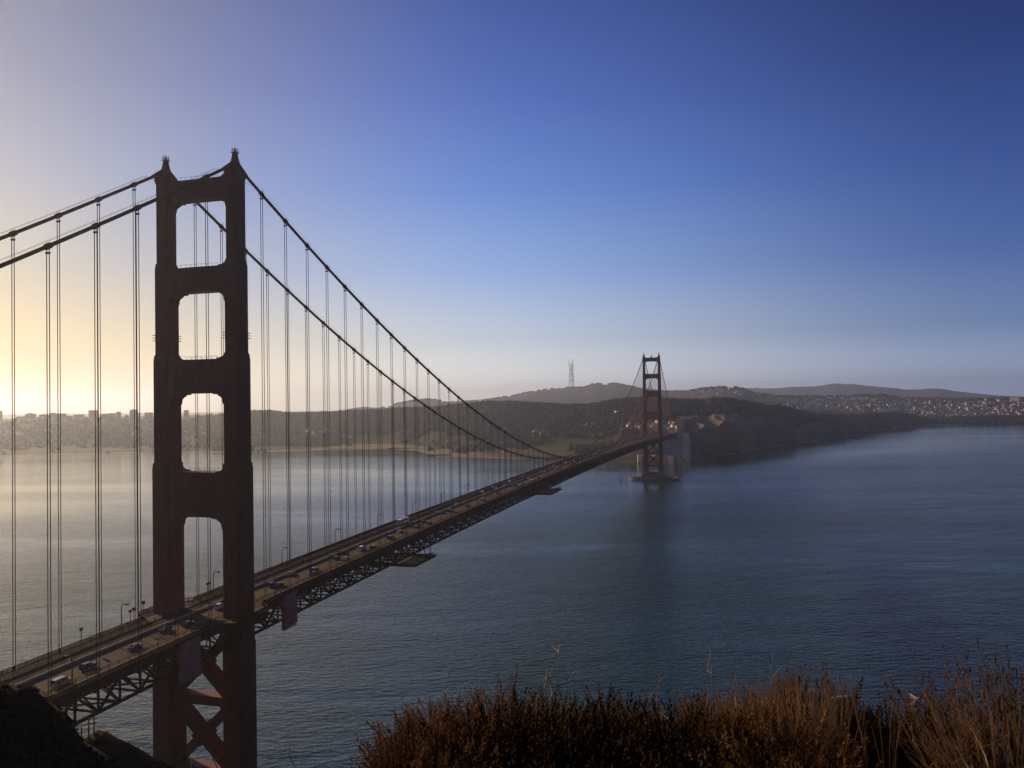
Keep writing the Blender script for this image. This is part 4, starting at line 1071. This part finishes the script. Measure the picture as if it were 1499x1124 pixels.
# ---------------------------------------------------------------- shore: surf, rocks, breakwaters
m = MB(); vs_ = []; fs = []
idx = [i for i in range(ncol) if 1004 < PX[i] < 1420]
for i in idx:
    w = 10+16*abs(math.sin(PX[i]*.21)+.6*math.sin(PX[i]*.083)); D = float(np.interp(0.0, ZZ[i][:12], DIST[i][:12]))
    for dd in (D-w, D+6): vs_.append((CAM[0]+math.sin(AZ[i])*dd, CAM[1]+math.cos(AZ[i])*dd, .12))
for k in range(len(idx)-1):
    if NZ(np.array([PX[idx[k]]/7.]), np.array([.3]))[0] > .25: fs.append((2*k, 2*k+2, 2*k+3, 2*k+1))
m.add(vs_, fs); tag(m.build('surf', M['foam']), 'thin white line of surf along the cliff foot', None, None, 'stuff')
def rock(px, py, r, label):
    d = ray(px, py); t = (0-CAM[2])/d[2]; P = CAM+d*t; q = random.Random(int(px))
    m = MB(); v = [(x*r*q.uniform(.7, 1.25), y*r*.8*q.uniform(.7, 1.25), max(-1, z*r*.5*q.uniform(.6, 1.3))) for x, y, z in ICV]
    m.add(v, [tuple(f) for f in ICF]); o = m.build('sea_rock', M['rock'], None)
    o.location = (P[0], P[1], 0); s_ = o.modifiers.new('s', 'SUBSURF'); s_.levels = s_.render_levels = 1
    tag(o, label, 'rock', 'rocks off the cliff shore')
for px, py, r, lab in [(1077, 662.5, 9, 'larger dark sea rock nearest the bridge, close to the cliff foot'), (1090.5, 663.5, 7, 'second dark sea rock from the bridge, just off the first'), (1146, 651.5, 8, 'flat dark sea rock midway along the cliff shore'),
                       (1247, 640.3, 10, 'smaller sea rock of the pair before the sandy beach'), (1254.5, 642, 17, 'largest dark sea rock, right one of the pair before the beach')]: rock(px, py, r, lab)
def quay(px0, px1, py, wid, label):
    d0, d1 = ray(px0, py), ray(px1, py); p = CAM+d0*(-CAM[2]/d0[2]); q = CAM+d1*(-CAM[2]/d1[2])
    m = MB(); m.bar((p[0], p[1], 1.2), (q[0], q[1], 1.2), wid, 5)
    for k in range(12):
        f = (k+.5)/12; m.box(p[0]+(q[0]-p[0])*f-3, p[0]+(q[0]-p[0])*f+3, p[1]+(q[1]-p[1])*f-wid*.6, p[1]+(q[1]-p[1])*f+wid*.6, -1, 3.0+(k % 3)*.6)
    o = m.build('breakwater', M['rock']); tag(o, label, 'breakwater')
quay(568, 601, 657.2, 7, 'short dark pier on the water before the grassy shore')
quay(626, 657, 667.2, 8, 'low rock breakwater on the water at the end of the grassy shore')
def buoy(px, py, h, col, label, cat, name):
    d = ray(px, py); P = CAM+d*(-CAM[2]/d[2]); t = empty(name, (P[0], P[1], 0)); tag(t, label, cat)
    m = MB(); m.tube([(0, 0, -.5), (0, 0, .8), (0, 0, 1.2)], [h*.42, h*.45, h*.25], 12); m.build('float', col, t)
    m = MB()
    for k in range(4): a = k*math.pi/2; m.bar((h*.3*math.cos(a), h*.3*math.sin(a), 1), (h*.1*math.cos(a), h*.1*math.sin(a), h), h*.06, h*.06)
    m.frus((0, 0, h*.7), h*.16, h*.16, (0, 0, h*1.05), h*.14, h*.14); m.build('tower_frame', col, t)
buoy(908.5, 704, 4.5, M['taillamp'], 'small red channel buoy left of the far tower pier', 'buoy', 'buoy')
buoy(110.5, 664, 8, M['steel_dark'], 'small dark marker buoy far out left of the near tower', 'buoy', 'buoy')

# ---------------------------------------------------------------- near headland
NPX = np.concatenate([np.arange(-2600, -300, 60.), np.arange(-300, 1800, 9.), np.arange(1800, 4000, 80.)])
NAZ = np.array([YAW+math.atan((p-749.5)/FPX) for p in NPX])
ND = np.concatenate([np.linspace(.0, 12, 50), 12+np.linspace(0, 1, 100)[1:]**1.5*260])
def prof(i):
    px = NPX[i]; d = ND
    z = np.interp(d, [0, 2.5, 4.2, 6.5, 9, 20, 60, 150, 190, 272], [-1.65, -1.68, -1.95, -3.1, -5.2, -16, -52, -125, -148, -149])
    e = lambda y: (lambda r: r[2]/math.hypot(r[0], r[1]))(ray(px, y))
    y1 = np.interp(px, [-900, -200, 0, 20, 45, 60, 85, 105, 120, 150, 175, 260, 400], [900, 985, 1010, 1006.5, 1009, 1024, 1044, 1067, 1090, 1112, 1135, 1230, 1500])
    y2 = np.interp(px, [40, 98, 116, 140, 170, 200, 235, 262, 330, 420], [1120, 1090, 1084, 1067, 1079, 1094, 1114, 1132, 1200, 1400])
    c1 = e(y1)*72; c2 = e(y2)*125
    w1 = np.exp(-((d-72)/17)**2); w2 = np.exp(-((d-125)/20)**2)
    if px < 420: z = np.maximum(z, z+(c1-z)*w1); z = np.maximum(z, z+(c2-z)*w2)
    return z
NZg = np.array([prof(i) for i in range(len(NPX))])
NX = CAM[0]+np.sin(NAZ)[:, None]*ND; NY = CAM[1]+np.cos(NAZ)[:, None]*ND
NZg = NZg+NZ.fbm(NX/1.6, NY/1.6, 4)*.30*np.clip(ND/4, 0, 1)[None]+NZ.fbm(NX/11, NY/11, 4)*2.0*np.clip((ND-15)/40, 0, 1)[None]
NZg = np.maximum(NZg+CAM[2], -1.5)
nr = len(ND); ii, jj = np.meshgrid(np.arange(len(NPX)-1), np.arange(nr-1), indexing='ij'); q0 = (ii*nr+jj).ravel()
tag(mesh_np('terrain', np.stack([NX, NY, NZg], -1).reshape(-1, 3), np.stack([q0, q0+nr, q0+nr+1, q0+1], 1), M['soil'], smooth=True), 'dark scrubby headland slope below the lookout', None, None, 'structure')
def ground_z(px, d):
    i = int(np.clip(np.searchsorted(NPX, px), 1, len(NPX)-1)); t = (px-NPX[i-1])/(NPX[i]-NPX[i-1])
    return float(np.interp(d, ND, NZg[i-1])*(1-t)+np.interp(d, ND, NZg[i])*t)
def near_pt(px, d):
    az = YAW+math.atan((px-749.5)/FPX); return CAM[0]+math.sin(az)*d, CAM[1]+math.cos(az)*d
# low scrub fuzz over the knolls
def leaf_cloud(name, centers, rad, per, size, material):
    n = len(centers)*per; c = np.repeat(centers, per, 0); r = np.repeat(rad, per)[:, None]
    o_ = rng.normal(0, 1, (n, 3)); o_ /= np.linalg.norm(o_, axis=1)[:, None]; o_ *= r*rng.random((n, 1))**.4; o_[:, 2] = np.abs(o_[:, 2])*1.1
    d1 = rng.normal(0, 1, (n, 3)); d1 /= np.linalg.norm(d1, axis=1)[:, None]; d2 = np.cross(d1, rng.normal(0, 1, (n, 3))); d2 /= np.linalg.norm(d2, axis=1)[:, None]
    sz = size*rng.uniform(.5, 1.4, (n, 1)); p = c+o_
    V = np.stack([p-d1*sz, p+d2*sz*.45, p+d1*sz, p-d2*sz*.45], 1).reshape(-1, 3)
    return mesh_np(name, V, np.arange(n*4).reshape(-1, 4), material)
sp = []
for k in range(7500):
    px = rng.uniform(-260, 330); d = rng.uniform(45, 145); x, y = near_pt(px, d); sp.append((x, y, ground_z(px, d)-.1))
sp = np.array(sp); r_ = rng.uniform(.12, .42, len(sp))
tag(leaf_cloud('scrub', sp, r_, 22, .11, M['scrub']), 'dark low scrub on the knolls at the lower left', None, None, 'stuff')
FP = None
for k, (px, h, lab) in enumerate([(116, 2.6, 'weathered fence post on the knoll, leftmost of three'), (127, 3.2, 'weathered fence post on the knoll, tallest middle one of three'), (134.5, 2.8, 'weathered fence post on the knoll, rightmost of three')]):
    x, y = near_pt(px, 125); o = empty('fence_post', (x, y, ground_z(px, 125)-.4))
    m = MB(); m.tube([(0, 0, 0), (0.05, 0, h)], [.10, .08], 6); m.build('post', M['wood'], o)
    m = MB(); m.bar((-.7, -.6, h*.72), (.7, .6, h*.70), .05, .08); m.build('rail', M['wood'], o)
    tag(o, lab, 'fence post', 'fence posts on the knoll')

# ---------------------------------------------------------------- foreground shrubs
def sprig_template(q, nleaf, length, leaf):
    """a curved stem with small leaves all round: stem points, leaf quads"""
    bend = q.uniform(-.25, .25); bend2 = q.uniform(-.25, .25)
    P = [(bend*length*t*t, bend2*length*t*t, length*t) for t in np.linspace(0, 1, 6)]
    V = []; Fq = []
    for k in range(nleaf):
        t = .12+.88*(k+q.random())/nleaf; a = q.random()*6.283; el = q.uniform(.5, 1.25)
        c = np.array([bend*length*t*t, bend2*length*t*t, length*t]); d = np.array([math.cos(a)*math.cos(el), math.sin(a)*math.cos(el), math.sin(el)])
        s = np.cross(d, [0, 0, 1.]); s /= np.linalg.norm(s)+1e-9; l = leaf*q.uniform(.6, 1.25)*(1.15-.5*t)
        tw = q.uniform(-.6, .6); s = s*math.cos(tw)+np.cross(d, s)*math.sin(tw)
        b = len(V); V += [c, c+d*l*.5+s*l*.17, c+d*l, c+d*l*.5-s*l*.17]; Fq.append((b, b+1, b+2, b+3))
    return np.array(P), np.array(V), np.array(Fq)
TQ = random.Random(21)
TEMPL = [sprig_template(TQ, 64, .30, .027) for _ in range(14)]
def basis(d):
    d = d/np.linalg.norm(d); a = np.array([1., 0, 0]) if abs(d[0]) < .8 else np.array([0, 1., 0])
    s = np.cross(d, a); s /= np.linalg.norm(s); t = np.cross(d, s); return np.stack([s, t, d], 1)
def shrub(pxc, wpx, ytop, d, seed, label, n=520, leafm='leaf', name='shrub', depth=.45, up=.75, scale=1.0):
    q = np.random.default_rng(seed); gx, gy = near_pt(pxc, d); gz = ground_z(pxc, d)-.05
    topz = at_dist(pxc, ytop, d)[2]; h = max(.35, topz-gz-.10); hw = wpx/FPX*d/2
    rt = np.array([math.cos(YAW), -math.sin(YAW), 0]); fw = np.array([math.sin(YAW), math.cos(YAW), 0])
    t = empty(name, (gx, gy, gz)); tag(t, label, 'shrub', 'shrubs on the lookout edge')
    Vl = []; Fl = []; st = MB(); nb = 0
    for k in range(n):
        u = q.uniform(-1, 1); v = q.uniform(-1, 1)
        if u*u+v*v > 1: continue
        dome = (1-(u*u+v*v)*.55)
        hz = h*dome*(q.random()**.45)*(.72+.42*NZ(np.array([u*2.6+seed*1.7]), np.array([v*2.2+seed]))[0])*q.uniform(.88, 1.06)
        base = rt*u*hw+fw*v*depth+np.array([0, 0, max(.02, hz-.17)])
        dr = np.array([0, 0, up])+rt*u*.42+fw*v*.35+q.normal(0, .15, 3); B = basis(dr)
        ang = q.random()*6.283; c_, s_ = math.cos(ang), math.sin(ang); B = B@np.array([[c_, -s_, 0], [s_, c_, 0], [0, 0, 1]])
        sc = q.uniform(.65, 1.3)*scale; P, V, Fq = TEMPL[int(q.integers(len(TEMPL)))]
        Vl.append((V*sc)@B.T+base); Fl.append(Fq+nb); nb += len(V)
        if k % 2 == 0: st.tube(list(((P*sc)@B.T+base))[::2], [.005, .004, .002], 3, cap=False)
        if k % 9 == 0: st.tube([(rt*u*hw*.3+fw*v*depth*.3), (rt*u*hw*.7+fw*v*depth*.7+np.array([0, 0, hz*.5])), base], [.014, .010, .006], 4, cap=False)
    mesh_np('foliage', np.concatenate(Vl), np.concatenate(Fl), M[leafm], t)
    st.build('branch', M['stem'], t)
    return t
SHR = [(604, 96, 1046, 5.0, 'rounded brown shrub at the left end of the foreground row', 'leaf'), (655, 120, 1014, 5.3, 'brown sprigged shrub second from the left end of the foreground row', 'leaf'), (728, 140, 1000, 5.6, 'tall sprigged shrub left of the tallest pale forked twig', 'leaf'),
       (800, 150, 996, 5.5, 'olive tinged shrub around the tall pale forked twig', 'leaf_green'), (880, 130, 1022, 5.4, 'olive brown shrub left of the gap in the foreground row', 'leaf_green'), (935, 70, 1032, 5.6, 'small brown shrub on the left lip of the gap', 'leaf'),
       (1028, 90, 1034, 5.3, 'reddish shrub on the right lip of the gap in the row', 'leaf'), (1090, 110, 1008, 5.4, 'russet shrub full of upright straws right of the gap', 'leaf'), (1162, 130, 976, 5.3, 'tallest russet shrub right of centre in the foreground', 'leaf'),
       (1228, 90, 998, 5.5, 'dark shrub just right of the tallest russet one', 'leaf_shaded'), (1290, 96, 990, 5.8, 'dark spiky shrub in deep shade toward the right', 'leaf_shaded'), (1345, 80, 1004, 5.6, 'rusty spiky shrub left of the wispy weed', 'leaf_green'), (1396, 70, 1052, 5.2, 'low dim shrub at the foot of the wispy weed', 'leaf_shaded'),
       (632, 150, 1088, 4.3, 'brown shrub filling the bottom edge, leftmost of the lower row', 'leaf'), (745, 180, 1078, 4.3, 'shaded brown shrub at the bottom edge, second of the lower row', 'leaf_shaded'), (880, 180, 1082, 4.3, 'shaded brown shrub at the bottom edge, third of the lower row', 'leaf_shaded'), (1010, 160, 1086, 4.3, 'shaded shrub at the bottom edge below the gap', 'leaf_shaded'), (1135, 140, 1072, 4.2, 'russet shrub at the bottom edge, rightmost of the lower row', 'leaf')]
for k, (pxc, w, yt, d, lab, lm) in enumerate(SHR):
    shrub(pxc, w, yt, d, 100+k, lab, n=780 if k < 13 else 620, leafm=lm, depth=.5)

# dry straws standing among the shrubs
st = MB(); q = random.Random(31)
for k in range(520):
    px = q.uniform(985, 1225) if q.random() < .82 else q.uniform(700, 1300); d = q.uniform(4.4, 5.6); x, y = near_pt(px, d); yt = np.interp(px, [560, 700, 900, 960, 1000, 1150, 1250, 1350, 1460], [1040, 1010, 1020, 1040, 1030, 990, 1000, 1015, 1050])+q.uniform(-14, 60)
    zt = at_dist(px, yt, d)[2]; zb = ground_z(px, d)
    if zt < zb+.15: continue
    lx, ly = q.uniform(-.10, .10), q.uniform(-.10, .10)
    st.tube([(x, y, zb), (x+lx*.3, y+ly*.3, zb+(zt-zb)*.5), (x+lx, y+ly, zt)], [.0045, .0035, .0016], 3, cap=False)
tag(st.build('dry_grass', M['straw']), 'dry straw coloured grass stems standing among the shrubs', None, None, 'stuff')
def twig(pts, d, label, r=.006, forks=5, seed=1):
    r *= .62
    q = random.Random(seed); t = empty('dry_twig'); W = []
    P0_ = at_dist(pts[0][0], pts[0][1], d)
    t.location = P0_
    for k, (px, py) in enumerate(pts):
        p = at_dist(px, py, d+.12*math.sin(k*1.7+seed)) - P0_; W.append(Vector(p))
    m = MB(); n = len(W); m.tube(W, [r*(1-.75*i/(n-1)) for i in range(n)], 5, cap=False); m.build('stem', M['dead'], t)
    for f in range(forks):
        i = q.randrange(max(1, n//3), n); a = W[i-1].lerp(W[i], q.random()); dr = (W[i]-W[i-1]).normalized()+Vector((q.uniform(-1, 1), q.uniform(-1, 1), q.uniform(0, .8)))*.8
        l = q.uniform(.04, .12); b = a+dr.normalized()*l*.5; c = b+(dr.normalized()+Vector((q.uniform(-.5, .5), q.uniform(-.5, .5), q.uniform(-.2, .6)))).normalized()*l*.6
        mm = MB(); mm.tube([a, b, c], [r*.5, r*.38, r*.18], 4, cap=False); mm.build('side_branch', M['dead'], t)
    tag(t, label, 'twig', 'bare dry twigs')
twig([(790, 1062), (791, 1035), (797, 1005), (803, 990), (812, 975), (818, 958), (818, 948)], 4.9, 'tallest pale forked twig rising above the left shrubs', .008, 9, 3)
twig([(806, 1045), (808, 1020), (805, 1000)], 4.8, 'short upright twig beside the tallest forked twig', .005, 3, 4)
twig([(808, 1078), (822, 1070), (831, 1050), (830, 1032), (822, 1033)], 4.6, 'hooked pale twig in front of the left shrubs', .006, 4, 5)
twig([(824, 1082), (840, 1068), (850, 1050), (838, 1052)], 4.6, 'curved pale twig right of the hooked one', .005, 4, 6)
twig([(828, 995), (838, 986), (844, 981)], 5.0, 'short slanted pale twig right of the tallest forked twig', .005, 2, 7)
twig([(1036, 1040), (1036, 1010), (1035, 963)], 4.9, 'straight thin stalk left of the two crooked stalks', .004, 3, 8)
twig([(1058, 1050), (1046, 1015), (1042, 985), (1033, 981)], 4.8, 'crooked pale stalk with a hooked tip right of the straight stalk', .005, 5, 9)
twig([(1078, 1090), (1080, 1050), (1076, 1020), (1070, 1000), (1064, 979)], 4.7, 'thick pale stalk, tallest of the middle group', .007, 7, 10)
twig([(1058, 1010), (1070, 1016), (1080, 1046), (1096, 1028)], 4.7, 'pale angled twig crossing the thick stalk', .005, 4, 11)
twig([(1110, 1060), (1116, 1030), (1130, 1000), (1131, 955)], 4.9, 'thin dark stalk with a bushy tip above the russet shrub', .004, 8, 12)
twig([(945, 1060), (949, 1030), (951, 1006)], 4.7, 'short straight pale stalk left of the gap', .005, 3, 13)
twig([(961, 1030), (962, 1010), (967, 982)], 5.0, 'fine forked stalk standing in the gap', .004, 6, 14)
twig([(968, 1044), (980, 1053)], 4.7, 'fallen pale twig lying in the gap', .006, 2, 15)
twig([(1330, 1015), (1342, 1022), (1338, 1030)], 5.0, 'bent pale twig in the rusty spiky shrub', .006, 3, 16)
twig([(1192, 1078), (1208, 1045), (1214, 1022), (1240, 1018)], 4.7, 'branching pale twig low in the dark shrub', .006, 6, 17)
twig([(1218, 1110), (1205, 1078), (1197, 1062)], 4.6, 'pale leaning twig below the branching one', .006, 4, 18)
twig([(280, 1124), (276, 1095), (275, 1060)], 5.0, 'thin bare sprig at the foot of the near bridge tower', .004, 6, 19)
twig([(318, 1124), (308, 1100), (298, 1082)], 5.0, 'leaning bare sprig right of the tower bracing base', .004, 5, 20)
twig([(432, 1124), (424, 1105), (424, 1088)], 5.0, 'lone bare sprig right of the near tower at the bottom edge', .004, 5, 21)
# wispy weed at the right
def weed(pxc, d, ytop, spread, n, label, seed):
    q = random.Random(seed); x, y = near_pt(pxc, d); gz = ground_z(pxc, d)-.05; H = at_dist(pxc, ytop, d)[2]-gz
    t = empty('wispy_weed', (x, y, gz)); tag(t, label, 'weed')
    s = MB(); b_ = MB()
    rt = Vector((math.cos(YAW), -math.sin(YAW), 0)); fw = Vector((math.sin(YAW), math.cos(YAW), 0))
    for k in range(n):
        a = q.uniform(-1, 1); b = q.uniform(-.7, .7); h = H*q.uniform(.45, 1.0)*(1-.25*abs(a)); base = rt*a*spread*.4+fw*b*.25
        tip = base+rt*(a*spread*.6-.10*h)+fw*b*.3+Vector((0, 0, h)); mid = base.lerp(tip, .5)+rt*q.uniform(-.05, .05)+Vector((0, 0, .05))
        pts = [base, base.lerp(mid, .5), mid, mid.lerp(tip, .5)+rt*q.uniform(-.03, .03), tip]
        s.tube(pts, [.0075, .0062, .005, .0036, .0014], 3, cap=False)
        for f in range(16):
            tt = q.uniform(.25, .98); i = min(3, int(tt*4)); p = pts[i].lerp(pts[i+1], tt*4-i); l = q.uniform(.04, .16)*(1.2-tt)
            dr = Vector((q.uniform(-1, 1), q.uniform(-1, 1), q.uniform(.3, 1.4))).normalized(); e = p+dr*l
            b_.tube([p, p.lerp(e, .5)+Vector((0, 0, .01)), e], [.0026, .002, .001], 3, cap=False)
    s.build('stem', M['straw'], t); b_.build('fine_branch_lattice', M['leaf'], t)
weed(1470, 4.6, 922, .46, 280, 'tall wispy dry weed at the right edge of the frame', 41)
weed(1424, 4.9, 1000, .24, 80, 'shorter wispy weed left of the tall one', 42)
s = MB(); q = random.Random(51); x, y = near_pt(1462, 4.1); gz = ground_z(1462, 4.1)
for k in range(420):
    a = q.uniform(2.2, 4.6); l = q.uniform(.15, .45); bx = q.gauss(0, .10); by = q.gauss(0, .12); h = q.uniform(.0, .12)
    dr = Vector((math.cos(a)*l, math.sin(a)*l*.6, q.uniform(-.05, .12))); p = Vector((bx, by, h))
    s.tube([p, p+dr*.5+Vector((0, 0, .03)), p+dr], [.004, .003, .0012], 3, cap=False)
o = s.build('straw_tuft', M['straw']); o.location = (x, y, gz); tag(o, 'flattened sunlit straw tuft in the bottom right corner', 'grass tuft')

# ---------------------------------------------------------------- the air
m = MB(); m.box(-23000, 23000, -9000, 23000, -5, 520)
hz = bpy.data.materials.new('haze_air'); hz.use_nodes = True; nt = hz.node_tree; nt.nodes.clear()
pv = nt.nodes.new('ShaderNodeVolumePrincipled'); mo = nt.nodes.new('ShaderNodeOutputMaterial')
pv.inputs['Color'].default_value = (0.66, 0.79, 1.0, 1); pv.inputs['Density'].default_value = 7e-5; pv.inputs['Anisotropy'].default_value = 0.64
nt.links.new(pv.outputs[0], mo.inputs['Volume'])
o = m.build('haze', hz); tag(o, 'thin morning haze over the strait', None, None, 'stuff')
